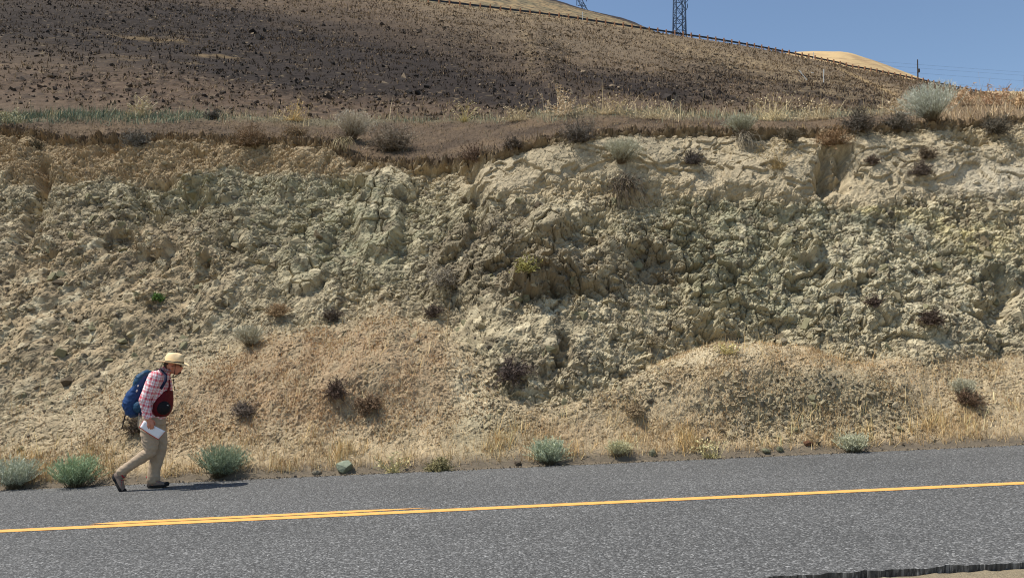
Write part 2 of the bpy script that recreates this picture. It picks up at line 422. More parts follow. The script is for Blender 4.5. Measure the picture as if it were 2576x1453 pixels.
C = mixc(C, c3(170, 150, 116), scree)
C = mixc(C, c3(176, 152, 114), scree * sstep(0.9, 0.0, V - V[iE]) * .8)
C = mixc(C, c3(160, 132, 98), scree * np.clip(blob(900, 930, 330, 140, -5) * 1.0 + blob(600, 1020, 300, 100, -15) * .6 + blob(1330, 1090, 220, 40) * .6 + blob(2100, 980, 250, 60) * .4, 0, 1) * (.45 + .6 * sstep(-.3, .3, n2)))
C = mixc(C, c3(188, 172, 138), scree * (blob(1190, 920, 60, 150, -8) + blob(1185, 1010, 40, 60) + blob(1760, 930, 190, 40, -10) * .8) * .8)
C = mixc(C, c3(150, 142, 112), scree * (blob(1230, 1090, 120, 60) + blob(2080, 1030, 220, 70)) * .55)
C = mixc(C, c3(92, 74, 57), top)
C = mixc(C, c3(108, 86, 63), top * sstep(-.2, .35, n1) * .8)
C = mixc(C, c3(72, 58, 47), top * sstep(.05, .4, fbm(U * 1.2, V * .8, 205, 4)) * sstep(900, 1300, wx) * .8)
C = mixc(C, c3(118, 112, 84), top * sstep(24, 8, PY - curve(PX, B_pts)) * .6)
C = mixc(C, c3(132, 108, 78), top * sstep(2250, 2400, wx) * .7)
# stones differ from the soil between them
sid = np.where(k0 > .5, .5 * i0 + .5 * i1, np.where(k1 > .4, .4 * i1 + .6 * i2, i2))
stone = rocky * sstep(-.25, .25, fbm(U * 2.4, V * 2.8, 207, 3) + .1)
gstone = np.where((sid > .5)[..., None], c3(158, 146, 116), c3(112, 100, 80))
gstone = mixc(gstone, c3(192, 180, 146), sstep(.74, .84, sid))
C = C + (gstone - C) * (stone * (.25 + .75 * np.abs(sid - .5) * 2) * .85)[..., None]
C = mixc(C, c3(150, 128, 92), rocky * np.maximum(gap(e1, .15) * k1, gap(e2, .2) * .5) * .5)
C = C * (1 + 0.18 * n2 + 0.26 * n3)[..., None] * (0.90 + .2 * i3)[..., None]
lum = C @ np.array([.3, .6, .1], np.float32)
C = mixc(C, lum[..., None] * (c3(160, 149, 127) / float(c3(160, 149, 127) @ np.array([.3, .6, .1]))), np.where(rocky > .5, .42, .34))
C = C * np.where(rocky > .5, 1.0, 1.0)[..., None]
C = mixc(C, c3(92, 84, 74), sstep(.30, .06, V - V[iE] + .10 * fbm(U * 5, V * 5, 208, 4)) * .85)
C = np.clip(C, 0.01, .85)

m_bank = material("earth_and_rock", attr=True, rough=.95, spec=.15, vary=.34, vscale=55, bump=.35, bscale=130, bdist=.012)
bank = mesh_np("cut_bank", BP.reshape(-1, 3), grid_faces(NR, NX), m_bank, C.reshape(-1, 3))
tag(bank, kind="structure")

# look-up of points on the bank from places in the picture
BPX, BPY = proj(BP)
sel = (np.abs(X0) < 17)
FLAT = BP[sel]; FPX = BPX[sel]; FPY = BPY[sel]
order = np.argsort(FPX); FLAT, FPX, FPY = FLAT[order], FPX[order], FPY[order]
def on_bank(px, py, r=4.0):
    a, b = np.searchsorted(FPX, [px - r, px + r])
    d = np.hypot(FPX[a:b] - px, FPY[a:b] - py)
    k = np.where(d < r)[0]
    if len(k) == 0:
        return FLAT[a + int(np.argmin(d))].copy()
    return FLAT[a + k[int(np.argmin(FLAT[a + k, 1]))]].copy()

# ------------------------------------------------------------------ road, markings, ground
def road_strip(name, pa, pb, h, mat, n=60, rag=0.0, seed=1, extend=True):
    """a sheet between two picture lines pa (far) and pb (near), each ((x0,y0),(x1,y1)), laid on the road plane"""
    (f0, f1), (g0, g1) = [[on_road(*p) for p in q] for q in (pa, pb)]
    x = np.linspace(-90, 90, n) if extend else None
    rows = []
    for (p, q), sd in (((f0, f1), 1), ((g0, g1), 2)):
        xs = x if extend else np.linspace(p[0], q[0], n)
        ys = p[1] + (q[1] - p[1]) * (xs - p[0]) / (q[0] - p[0])
        ys = ys + rag * fbm(xs * 1.3, xs * 0 + sd * 7.7, seed, 5, .6)
        rows.append(np.stack([xs, ys, road_z(xs) + h], -1))
    V_ = np.concatenate(rows[::-1])
    return mesh_np(name, V_, grid_faces(2, n), mat)

m_asph = bpy.data.materials.new("chip_seal_asphalt"); m_asph.use_nodes = True
nt = m_asph.node_tree; N = nt.nodes; Lk = nt.links
p = N["Principled BSDF"]; p.inputs["Roughness"].default_value = .85; p.inputs["Specular IOR Level"].default_value = .3
tc = N.new("ShaderNodeTexCoord")
def vor(scale, feat='F1'):
    v = N.new("ShaderNodeTexVoronoi"); v.inputs["Scale"].default_value = scale; v.feature = feat; v.voronoi_dimensions = "2D"
    Lk.new(tc.outputs["Object"], v.inputs["Vector"]); return v
v1 = vor(62); v2 = vor(105)
def rmp(src, stops):
    r = N.new("ShaderNodeValToRGB"); e = r.color_ramp.elements
    while len(e) < len(stops): e.new(0.5)
    for k, (pos, c) in enumerate(stops):
        e[k].position = pos; e[k].color = (*c, 1)
    Lk.new(src, r.inputs[0]); return r.outputs[0]
sep1 = N.new("ShaderNodeSeparateColor"); Lk.new(v1.outputs["Color"], sep1.inputs[0])
sep2 = N.new("ShaderNodeSeparateColor"); Lk.new(v2.outputs["Color"], sep2.inputs[0])
g = lambda v: (v * 1.0, v * .985, v * .935)
a1 = rmp(sep1.outputs[0], [(0, g(.04)), (.45, g(.075)), (.75, g(.11)), (.9, g(.20)), (1, g(.40))])
a2 = rmp(sep2.outputs[1], [(0, g(.035)), (.5, g(.08)), (.8, g(.13)), (.94, g(.26)), (1, g(.46))])
mx = N.new("ShaderNodeMix"); mx.data_type = 'RGBA'; mx.inputs["Factor"].default_value = .5
Lk.new(a1, mx.inputs[6]); Lk.new(a2, mx.inputs[7])
# wear along the lanes and blotches
mp = N.new("ShaderNodeMapping"); mp.inputs["Scale"].default_value = (.35, .6, 1); Lk.new(tc.outputs["Object"], mp.inputs[0])
nz = N.new("ShaderNodeTexNoise"); nz.inputs["Scale"].default_value = 1.0; nz.inputs["Detail"].default_value = 5; Lk.new(mp.outputs[0], nz.inputs["Vector"])
mr = N.new("ShaderNodeMapRange"); mr.inputs[1].default_value = .3; mr.inputs[2].default_value = .7; mr.inputs[3].default_value = .88; mr.inputs[4].default_value = 1.12
Lk.new(nz.outputs["Fac"], mr.inputs[0])
ml = N.new("ShaderNodeVectorMath"); ml.operation = 'MULTIPLY'; Lk.new(mx.outputs[2], ml.inputs[0]); Lk.new(mr.outputs[0], ml.inputs[1])
Lk.new(ml.outputs[0], p.inputs["Base Color"])
bp = N.new("ShaderNodeBump"); bp.inputs["Strength"].default_value = .9; bp.inputs["Distance"].default_value = .006
Lk.new(v1.outputs["Distance"], bp.inputs["Height"]); bp.invert = True; Lk.new(bp.outputs[0], p.inputs["Normal"])

E0, E1 = (0, edge_y(0) + 1), (2576, edge_y(2576) + 1)
N0, N1 = (1700, 1500), (2576, 1424)
(nf0, nf1) = on_road(1900, 1455), on_road(2576, 1412)
def near_y(x): return nf0[1] + (nf1[1] - nf0[1]) * (x - nf0[0]) / (nf1[0] - nf0[0])
ef0, ef1 = on_road(*E0), on_road(*E1)
def far_y(x): return ef0[1] + (ef1[1] - ef0[1]) * (x - ef0[0]) / (ef1[0] - ef0[0])
xs = np.concatenate([np.linspace(-120, -9, 60)[:-1], np.arange(-9, 9, .02), np.linspace(9, 120, 60)[1:]])
nfar = far_y(xs) + 0.05 * fbm(xs * 1.1, xs * 0 + 3.3, 301, 6, .62)
nnear = near_y(xs) + 0.12 * fbm(xs * 1.3, xs * 0 + 5.1, 302, 5, .55) + .03 * noise(xs * 9, xs * 0, 303) + .012 * noise(xs * 23, xs * 0, 304)
nnear2 = nnear + 0.05
zz = road_z(xs)
RV = np.concatenate([np.stack([xs, nnear + .02, zz - .10], -1), np.stack([xs, nnear, zz], -1), np.stack([xs, nfar, zz], -1), np.stack([xs, nfar + .02, zz - .05], -1)])
road = mesh_np("road", RV, grid_faces(4, len(xs)), m_asph)
tag(road, kind="structure")

m_yel = bpy.data.materials.new("road_paint"); m_yel.use_nodes = True
nt = m_yel.node_tree; N = nt.nodes; Lk = nt.links
p = N["Principled BSDF"]; p.inputs["Roughness"].default_value = .7; p.inputs["Specular IOR Level"].default_value = .3
tc = N.new("ShaderNodeTexCoord")
v = N.new("ShaderNodeTexVoronoi"); v.inputs["Scale"].default_value = 70; Lk.new(tc.outputs["Object"], v.inputs["Vector"])
nz = N.new("ShaderNodeTexNoise"); nz.inputs["Scale"].default_value = 9; nz.inputs["Detail"].default_value = 8; nz.inputs["Roughness"].default_value = .75; Lk.new(tc.outputs["Object"], nz.inputs["Vector"])
r = N.new("ShaderNodeValToRGB"); r.color_ramp.elements[0].position = .30; r.color_ramp.elements[0].color = (.22, .15, .07, 1)
r.color_ramp.elements[1].position = .42; r.color_ramp.elements[1].color = (.80, .40, .105, 1)
Lk.new(nz.outputs["Fac"], r.inputs[0]); Lk.new(r.outputs[0], p.inputs["Base Color"])
b = N.new("ShaderNodeBump"); b.inputs["Strength"].default_value = .6; b.inputs["Distance"].default_value = .004; b.invert = True
Lk.new(v.outputs["Distance"], b.inputs["Height"]); Lk.new(b.outputs[0], p.inputs["Normal"])
def stripe(name, c0, c1, w, x0=None, x1=None, h=.004, fade=0):
    a, b_ = on_road(*c0), on_road(*c1)
    xs_ = np.arange(a[0] if x0 is None else x0, b_[0] if x1 is None else x1, .03)
    yc = a[1] + (b_[1] - a[1]) * (xs_ - a[0]) / (b_[0] - a[0])
    wn_ = w * (1 + .06 * fbm(xs_ * 9, xs_ * 0 + 1, 311, 4, .7)) / 2; wf_ = w * (1 + .06 * fbm(xs_ * 9, xs_ * 0 + 9, 312, 4, .7)) / 2
    if fade:
        k = np.clip(np.minimum((xs_ - xs_[0]) / .25, (xs_[-1] - xs_) / .7), 0.02, 1); wn_ = wn_ * k; wf_ = wf_ * k
    V_ = np.concatenate([np.stack([xs_, yc - wn_, road_z(xs_) + h], -1), np.stack([xs_, yc + wf_, road_z(xs_) + h], -1)])
    return tag(mesh_np(name, V_, grid_faces(2, len(xs_)), m_yel), kind="structure")
stripe("road_marking", (0, 1335.5), (2576, 1214.5), .145, -60, 60)
stripe("road_marking", (225, 1318), (1090, 1276.5), .115, fade=1)

m_dirt = material("roadside_dirt", lin((150, 134, 108)), rough=.95, vary=.3, vscale=25, bump=.8, bscale=60, bdist=.02)
# ground: one sheet, at the road's level near it and out to the horizon in front of and behind the camera
gx = np.concatenate([[-4000, -1500, -600, -250, -120, -60], np.arange(-30, -1.01, .25), np.arange(-1, 7, .04), np.arange(7, 30.1, .25), [60, 120, 250, 600, 1500, 4000]])
gy = np.concatenate([[-4000, -1500, -500, -150, -50, -20], np.arange(-8, 3.0, .25), np.arange(3.0, 6.5, .03), [7, 8, 9.5, 11, 12, 13, 20, 60, 300, 1500, 6000]])
GX, GY = np.meshgrid(gx, gy)
near = sstep(160, 60, np.abs(GX)) * sstep(160, 60, np.abs(GY))
GZ = near * (road_z(GX) - .060) + (1 - near) * (-9)
GZ = GZ - sstep(near_y(GX) - .02, near_y(GX) + .2, GY) * .08 + near * .012 * fbm(GX * 3, GY * 3, 320, 4) - sstep(12, 25, GY) * 1.0
GZ = GZ + near * sstep(near_y(GX) + .1, near_y(GX) - .1, GY) * (.035 + .02 * fbm(GX * 9, GY * 9, 322, 3))
gc = np.empty(GX.shape + (3,), np.float32); gc[:] = c3(150, 136, 110)
gc = gc * (1 + .2 * fbm(GX * 2, GY * 2, 321, 4))[..., None]
m_ground = material("gravel_shoulder", attr=True, rough=.95, vary=.5, vscale=90, bump=1.0, bscale=70, bdist=.02)
tag(mesh_np("ground", np.stack([GX, GY, GZ], -1).reshape(-1, 3), grid_faces(len(gy), len(gx)), m_ground, gc.reshape(-1, 3)), kind="structure")
# ------------------------------------------------------------------ hillside behind the cut, up to the guard rail
rail_pts = [(-1500, -330), (-600, -220), (0, -138), (600, -62), (1092, -2), (1417, 37), (1618, 68), (1694, 79), (1803, 95), (1932, 118), (2111, 155), (2311, 197), (2492, 233), (2576, 251), (3000, 345), (3600, 470)]
rail_d = [(-1500, 120), (0, 128), (1092, 140), (1500, 150), (1900, 163), (2300, 185), (2576, 203), (3000, 235), (3600, 280)]
rpx = np.array([p[0] for p in rail_pts], float); rpy = np.array([p[1] for p in rail_pts], float)
def smooth_curve(xq, xp, yp):
    # Catmull-like smoothing of a polyline
    xx = np.linspace(xp[0], xp[-1], 2000); yy = np.interp(xx, xp, yp)
    k = np.hanning(121); k /= k.sum(); yy2 = np.convolve(np.pad(yy, 60, mode='reflect', reflect_type='odd'), k, 'valid')
    return np.interp(xq, xx, yy2)
hp = np.linspace(-700, 3300, 1150)
ry = smooth_curve(hp, rpx, rpy) + 9.5 * 150 / smooth_curve(hp, *map(np.array, zip(*rail_d)))   # foot of the posts
rd = smooth_curve(hp, *map(lambda a: np.array(a, float), zip(*rail_d)))
Ptop = at_depth(hp, ry, rd)
by = curve(hp, B_pts) + 30
Pbase = at_depth(hp, by, np.full(hp.shape, 29.0))
NRH = 620
t = np.linspace(0, 1, NRH)[:, None]
# rows spread so that they lie evenly as seen from the road
Yb, Yt = Pbase[:, 1][None], Ptop[:, 1][None]
q = 1 / (1 / Yb + (1 / Yt - 1 / Yb) * t); s = (q - Yb) / (Yt - Yb)
HX = Pbase[:, 0] + (Ptop[:, 0] - Pbase[:, 0]) * s
HY = q + 0 * HX
HZ = Pbase[:, 2] + (Ptop[:, 2] - Pbase[:, 2]) * s
bulge = np.sin(np.pi * s)
fadeT = sstep(0, .04, 1 - s)
HZ = HZ + bulge * (-1.5 + 2.2 * fbm(HX * .018, HY * .018, 401, 3)) + fadeT * (.55 * fbm(HX * .09, HY * .07, 402, 4) + .22 * fbm(HX * .5, HY * .5, 403, 4)) * sstep(0, .15, s)
for (g0, g1, w, d) in (((2120, 170), (2300, 260), 14, .5), ((1690, 100), (1730, 250), 40, .5), ((1330, 70), (1400, 250), 60, -.5)):
    X_, Y_ = proj(np.stack([HX, HY, HZ], -1))
    ax, ay = g1[0] - g0[0], g1[1] - g0[1]; l = math.hypot(ax, ay)
    dd = ((X_ - g0[0]) * ay - (Y_ - g0[1]) * ax) / l; al = ((X_ - g0[0]) * ax + (Y_ - g0[1]) * ay) / l / l
    HZ = HZ - d * np.exp(-(dd / w) ** 2) * sstep(-.05, .15, al) * sstep(1.3, .9, al)
hx, hy = proj(np.stack([HX, HY, HZ], -1))
hwx = hx + 60 * fbm(HX * .05, HY * .09, 411, 4); hwy = hy + 26 * fbm(HX * .06, HY * .12, 412, 4)
hr, hi = rubble(HX, HY, .55, 421, .5, 1.0)
hr2, hi2 = rubble(HX, HY, .26, 422, .5, 1.0)
rockz = np.clip(blob(1800, 200, 100, 50, 20, .6, hwx, hwy) * 1.2 + blob(560, 235, 800, 45, 3, .6, hwx, hwy) * .7 + blob(1180, 110, 110, 40, 10, .6, hwx, hwy) * .5 + blob(1380, 130, 60, 50, 0, .6, hwx, hwy) * .8 + blob(200, 60, 500, 60, 0, .8, hwx, hwy) * .25 + .12, 0, 1)
HZ2 = HZ + .30 * hr * rockz * fadeT + .12 * hr2 * rockz * fadeT
HC = np.empty(HX.shape + (3,), np.float32); HC[:] = c3(98, 83, 67)
m1 = fbm(HX * .12, HY * .25, 431, 5); m2 = fbm(HX * .8, HY * 1.4, 432, 4); m3 = fbm(HX * 2.5, HY * 4, 433, 3)
HC = mixc(HC, c3(112, 94, 74), sstep(-.15, .35, m1) * .7)
HC = mixc(HC, c3(92, 76, 62), blob(600, 235, 900, 50, 2, .6, hwx, hwy) * .8)
streak = fbm((hx * .9 + hy * 2.6) / 240, (hy - .12 * hx) / 20, 435, 5, .6)
burn = np.clip(blob(420, 90, 900, 90, 5, .6, hwx, hwy) + blob(800, 205, 260, 40, 4, .6, hwx, hwy) * .8 + blob(1150, 215, 330, 36, 8, .6, hwx, hwy) + blob(950, 165, 420, 34, 14, .7, hwx, hwy) * .9 + blob(1620, 220, 190, 32, 8, .6, hwx, hwy) * .95 + blob(2080, 230, 170, 26, 12, .7, hwx, hwy) + blob(1790, 190, 100, 40, 20, .6, hwx, hwy) * .6 + blob(1250, 60, 100, 30, 0, .6, hwx, hwy) * .35, 0, 1)
burn = burn * sstep(-.62, .05, streak + .10 * m2 + .26)
HC = mixc(HC, c3(50, 43, 38), burn * .95)
HC = mixc(HC, c3(140, 118, 84), blob(420, 130, 330, 36, 6, .6, hwx, hwy) * sstep(.05, .4, streak) * .55)
HC = mixc(HC, c3(128, 112, 90), np.clip(blob(1480, 90, 420, 60, 10, .7, hwx, hwy) + blob(2000, 160, 300, 40, 14, .7, hwx, hwy), 0, 1) * .65)
HC = mixc(HC, c3(150, 130, 98), np.clip(blob(1900, 165, 260, 26, 14, .7, hwx, hwy) + blob(1300, 30, 300, 16, 7, .8, hwx, hwy) + blob(2300, 250, 120, 20, 18, .7, hwx, hwy) + blob(1330, 120, 14, 70, -8, .6, hwx, hwy) * .6, 0, 1) * sstep(-.3, .3, m2) * .8)
HC = mixc(HC, c3(172, 146, 104), np.clip(np.exp(-((hy - 172 - (hx - 2110) * .47) / 3.5) ** 2) * sstep(2090, 2120, hx) * sstep(2270, 2240, hx), 0, 1) * .8)
HC = mixc(HC, c3(60, 53, 48), (hr * rockz > .12) * .4)
HC = mixc(HC, c3(120, 104, 84), ((hr2 * rockz > .1) & (hi2 > .8)) * .6)
HC = HC * (1 + .26 * m2 + .30 * m3)[..., None]
HC = mixc(HC, c3(170, 150, 115), sstep(.42, .6, fbm(HX * 1.3, HY * 2.6, 437, 3)) * .5)
HC = np.clip(HC * .9, .012, .7)
# top: the flat shoulder and the far side of the embankment
ext = []
extc = []
for dY, dZ in ((3, -.02), (9, -.1), (40, -9), (170, -50)):
    ext.append(np.stack([Ptop[:, 0] * (1 + dY / rd * .9), Ptop[:, 1] + dY, Ptop[:, 2] + dZ], -1)); extc.append(np.tile(c3(150, 138, 116), (len(hp), 1)))
HP = np.concatenate([np.stack([HX, HY, HZ2], -1)] + [e[None] for e in ext]); HCc = np.concatenate([HC] + [e[None] for e in extc])
m_hill = material("burnt_hillside", attr=True, rough=.95, spec=.12, vary=.3, vscale=3.5, bump=.7, bscale=5, bdist=.12)
tag(mesh_np("hillside", HP.reshape(-1, 3), grid_faces(NRH + len(ext), len(hp)), m_hill, HCc.reshape(-1, 3)), kind="structure")

def far_hill(name, ridge, dist0, dist1, drop, cols, mat, seed, rows=120, ncol=420, rough=1.0, foot=None):
    """a hill whose crest runs through the given picture points at depth dist1, its foot nearer and lower"""
    rp = np.array(ridge, float); xq = np.linspace(rp[0, 0], rp[-1, 0], ncol); yq = np.interp(xq, rp[:, 0], rp[:, 1])
    k = np.hanning(15); k /= k.sum(); yq = np.convolve(np.pad(yq, 7, mode='reflect', reflect_type='odd'), k, 'valid')
    T = at_depth(xq, yq, np.full(ncol, float(dist1)))
    B = at_depth(xq, yq, np.full(ncol, float(dist0))); B[:, 2] = T[:, 2] - drop
    if foot is not None: B = foot(xq)
    t_ = np.linspace(0, 1, rows)[:, None, None]
    P_ = B + (T - B) * t_
    back = T.copy(); back[:, 1] += (dist1 - dist0); back[:, 0] *= 1 + (dist1 - dist0) / dist1; back[:, 2] -= drop
    P_ = np.concatenate([P_, (T + (back - T) * np.linspace(.02, 1, 40)[:, None, None])])
    s_ = np.concatenate([np.linspace(0, 1, rows), np.linspace(1, 0, 40)])[:, None]
    P_[..., 2] += rough * (fbm(P_[..., 0] * .03, P_[..., 1] * .03, seed, 3) * 1.2 + fbm(P_[..., 0] * .25, P_[..., 1] * .25, seed + 5, 4) * .3)
    c_ = cols(P_[..., 0], P_[..., 1], s_ + 0 * P_[..., 0])
    return tag(mesh_np(name, P_.reshape(-1, 3), grid_faces(rows + 40, ncol), mat, c_.reshape(-1, 3)), kind="structure")

def cols_back(x, y, s):
    c_ = np.empty(x.shape + (3,), np.float32); c_[:] = c3(150, 128, 94)
    n = fbm(x * .12, y * .12, 501, 4); n_ = fbm(x * .5, y * .5, 502, 4)
    c_ = mixc(c_, c3(112, 104, 80), sstep(-.1, .2, n) * .85); c_ = mixc(c_, c3(66, 60, 50), sstep(.0, .22, n_) * .85)
    c_ = mixc(c_, c3(56, 50, 48), sstep(.62, .85, s + .2 * n))
    return c_
far_hill("background_hill", [(500, -190), (900, -105), (1200, -50), (1417, 6), (1477, 25), (1544, 43), (1591, 55), (1622, 69), (1670, 90), (1740, 118), (1850, 160)], 185, 330, 62, cols_back, m_hill, 510, rows=200, rough=.8, foot=lambda x: at_depth(x, np.interp(x, hp, ry) + 3, np.interp(x, hp, rd) + 8))
def cols_tan(x, y, s):
    c_ = np.empty(x.shape + (3,), np.float32); c_[:] = c3(190, 162, 116)
    n = fbm(x * .03, y * .03, 521, 4)
    c_ = mixc(c_, c3(168, 140, 102), sstep(-.2, .4, n)); return c_ * (1 + .08 * fbm(x * .3, y * .3, 522, 3))[..., None]
m_tan = material("dry_grass_hill", attr=True, rough=.95, vary=.12, vscale=.5)
far_hill("distant_hill", [(1800, 158), (1940, 137), (2009, 130.5), (2045, 129.5), (2112, 129.5), (2145, 135), (2202, 153), (2257, 174), (2302, 191), (2360, 214), (2450, 250), (2600, 305)], 560, 900, 160, cols_tan, m_tan, 530, rough=.6)
def cols_low(x, y, s):
    c_ = np.empty(x.shape + (3,), np.float32); c_[:] = c3(176, 152, 116); return c_ * (1 + .1 * fbm(x * .05, y * .05, 541, 3))[..., None]
far_hill("horizon_hill", [(2150, 262), (2300, 240), (2420, 231), (2500, 229), (2600, 231), (2900, 240), (3400, 262)], 900, 1300, 200, cols_low, m_tan, 540, rough=.6)
# ------------------------------------------------------------------ stones
def hull_rock(seed, flat=0.75, n=13):
    r = np.random.default_rng(seed)
    p = r.normal(size=(n, 3)); p /= np.linalg.norm(p, axis=1)[:, None]
    p *= (0.8 + .3 * r.random((n, 1))) * np.array([1.0, .8 + .3 * r.random(), flat])
    bm = bmesh.new()
    vs = [bm.verts.new(q) for q in p]
    g_ = bmesh.ops.convex_hull(bm, input=vs)
    bmesh.ops.delete(bm, geom=list({v for v in g_["geom_interior"] if isinstance(v, bmesh.types.BMVert)} | {v for v in g_["geom_unused"] if isinstance(v, bmesh.types.BMVert)}), context='VERTS')
    bmesh.ops.triangulate(bm, faces=bm.faces)
    bm.verts.index_update()
    Vv = np.array([v.co[:] for v in bm.verts]); Ff = np.array([[v.index for v in f.verts] for f in bm.faces], int)
    bm.free(); return Vv, Ff
ROCKS = [hull_rock(900 + k, .6 + .4 * (k % 4) / 3, 8 + k % 4) for k in range(24)]
m_rock = material("stone", attr=True, rough=.95, spec=.15, vary=.3, vscale=22, bump=.7, bscale=30, bdist=.02)

def rotmats(n, r):
    q = r.normal(size=(n, 4)); q /= np.linalg.norm(q, axis=1)[:, None]
    w, x, y, z = q.T
    return np.stack([np.stack([1 - 2 * (y * y + z * z), 2 * (x * y - z * w), 2 * (x * z + y * w)], -1), np.stack([2 * (x * y + z * w), 1 - 2 * (x * x + z * z), 2 * (y * z - x * w)], -1), np.stack([2 * (x * z - y * w), 2 * (y * z + x * w), 1 - 2 * (x * x + y * y)], -1)], 1)

def scatter(name, pos, size, cols, r, mat=m_rock):
    Vs, Fs, Cs = [], [], []; base = 0
    which = r.integers(0, len(ROCKS), len(pos)); Rm = rotmats(len(pos), r)
    for k, (rv, rf) in enumerate(ROCKS):
        i = np.where(which == k)[0]
        if not len(i): continue
        v = np.einsum('nij,vj->nvi', Rm[i], rv) * size[i][:, None, None] + pos[i][:, None, :]
        Vs.append(v.reshape(-1, 3)); Fs.append((rf[None] + base + (np.arange(len(i)) * len(rv))[:, None, None]).reshape(-1, 3))
        c = cols[i][:, None, :] * (1 + .10 * r.normal(size=(len(i), len(rv), 1))); Cs.append(np.clip(c, .01, .8).reshape(-1, 3)); base += len(i) * len(rv)
    return mesh_np(name, np.concatenate(Vs), np.concatenate(Fs), mat, np.concatenate(Cs))

NRM = np.stack([0 * NYn, NYn, NZn], -1)
vis = (BPX > -260) & (BPX < 2840)
def pick(weight, n, r):
    w = (weight * vis).ravel() * (np.gradient(xc)[None, :] * np.maximum(ln, 1e-4)).ravel()
    cw = np.cumsum(w); i = np.searchsorted(cw, r.random(n) * cw[-1]); return np.clip(i, 0, w.size - 1)
r_ = np.random.default_rng(5)
inner = rocky * (1 - .92 * smooth_blocks)
BPf, NRMf, Cf = BP.reshape(-1, 3), NRM.reshape(-1, 3), C.reshape(-1, 3)
greys = np.array([c3(156, 142, 112), c3(126, 112, 90), c3(110, 97, 79), c3(182, 168, 136), c3(146, 138, 108), c3(92, 86, 76), c3(104, 98, 88), c3(84, 78, 70)])
def stone_cols(i, r, k=.8):
    gcol = greys[r.integers(0, len(greys), len(i))]
    m = (k * (.3 + .7 * r.random(len(i))))[:, None]
    return np.clip(Cf[i] * (1 - m) + gcol * .9 * m, .015, .7) * (.82 + .36 * r.random(len(i)))[:, None]
clump = sstep(-.25, .3, fbm(U * 1.6, V * 1.6, 611, 3))
sets = [  # weight, count, median size (radius), spread, largest, sink
    (inner * (.35 + .65 * clump) * (1 - .65 * leftsoil), 7500, .038, .50, .13, .40),
    (inner * (.3 + .7 * clump), 6000, .021, .35, .05, .2),
    (np.clip(leftsoil + blob(330, 720, 420, 190, -25) * .7, 0, 1) * cliff * band, 2600, .040, .45, .16, .25),
    (soilcap * (1 - .75 * np.clip(pale, 0, 1)) + .04 * soilcap, 2600, .026, .45, .09, .3),
    (scree * sstep(.15, .7, V - V[iE]) * (.25 + .75 * clump), 6500, .014, .45, .05, .1),
    (scree * (blob(2050, 1060, 260, 70) + blob(1480, 990, 200, 40) + .7 * blob(1230, 900, 70, 140)) * sstep(.05, .3, V - V[iE]), 2600, .026, .45, .09, .1),
    (top * sstep(.1, .3, V - vL), 2200, .018, .4, .06, .2),
    (inner * big, 300, .095, .28, .18, .5),
]
P_, S_, C_ = [], [], []
for w, n, med, sp, mxs, sink in sets:
    i = pick(w, n, r_); s = np.minimum(med * np.exp(sp * r_.normal(size=n)), mxs)
    P_.append(BPf[i] - NRMf[i] * (s * sink)[:, None]); S_.append(s); C_.append(stone_cols(i, r_))
P_, S_, C_ = np.concatenate(P_), np.concatenate(S_), np.concatenate(C_)
# crumbs of gravel and broken asphalt along the road's edge
ne = 2600; ex = np.random.default_rng(9).uniform(-9, 9, ne); eo = r_.normal(size=ne) * .07 + .03
eP = np.stack([ex, np.interp(ex, xs, nfar) + eo, road_z(ex) + .004], -1); eS = np.minimum(.007 * np.exp(.5 * r_.normal(size=ne)), .03)
P_, S_, C_ = np.concatenate([P_, eP]), np.concatenate([S_, eS]), np.concatenate([C_, np.array([c3(86, 80, 72), c3(120, 108, 90), c3(64, 60, 56), c3(150, 134, 108)])[r_.integers(0, 4, ne)]])
sx, sy = proj(P_); infr = (sx > 20) & (sx < 2556) & (sy > 300) & (sy < 1300)
bigi = np.where(infr)[0]; bigi = bigi[np.argsort(-(S_[bigi] / P_[bigi, 1]))][:290]
rest = np.ones(len(S_), bool); rest[bigi] = False
tag(scatter("rubble", P_[rest], S_[rest], C_[rest], r_), kind="stuff")
# the largest stones: each a thing of its own
tone = [("dark brown", (98, 86, 70)), ("grey brown", (130, 116, 92)), ("pale tan", (168, 155, 124)), ("dull green", (140, 134, 104))]
RM = {}
def rock_mesh(k, t):
    if (k, t) not in RM:
        v, f = ROCKS[k]
        rr = np.random.default_rng(k * 7 + t)
        o = mesh_np("rock", v, f, m_rock, np.clip(lin(tone[t][1]) * .9 * (1 + .12 * rr.normal(size=(len(v), 1))), .01, .8))
        RM[(k, t)] = o.data; bpy.data.objects.remove(o)
    return RM[(k, t)]
tl = np.array([lin(t[1]) * .9 for t in tone])
for j in bigi:
    t = int(np.argmin(((tl - C_[j]) ** 2).sum(1)))
    o = bpy.data.objects.new("rock", rock_mesh(int(r_.integers(0, len(ROCKS))), t))
    COL.objects.link(o); o.location = P_[j]; o.scale = (S_[j],) * 3
    o.rotation_euler = tuple(r_.random(3) * 6.28)
    a, b = sx[j], sy[j]
    zone = ("low on the bank" if b > 850 else "high on the bank" if b < 500 else "midway up the bank") + (" left of the hiker's hat" if a < 400 else " on the left of the cut" if a < 900 else " near the middle of the cut" if a < 1700 else " on the right of the cut")
    tag(o, "angular %s rock stuck %s" % (tone[t][0], zone), "rock", "larger rocks stuck in the road cut")
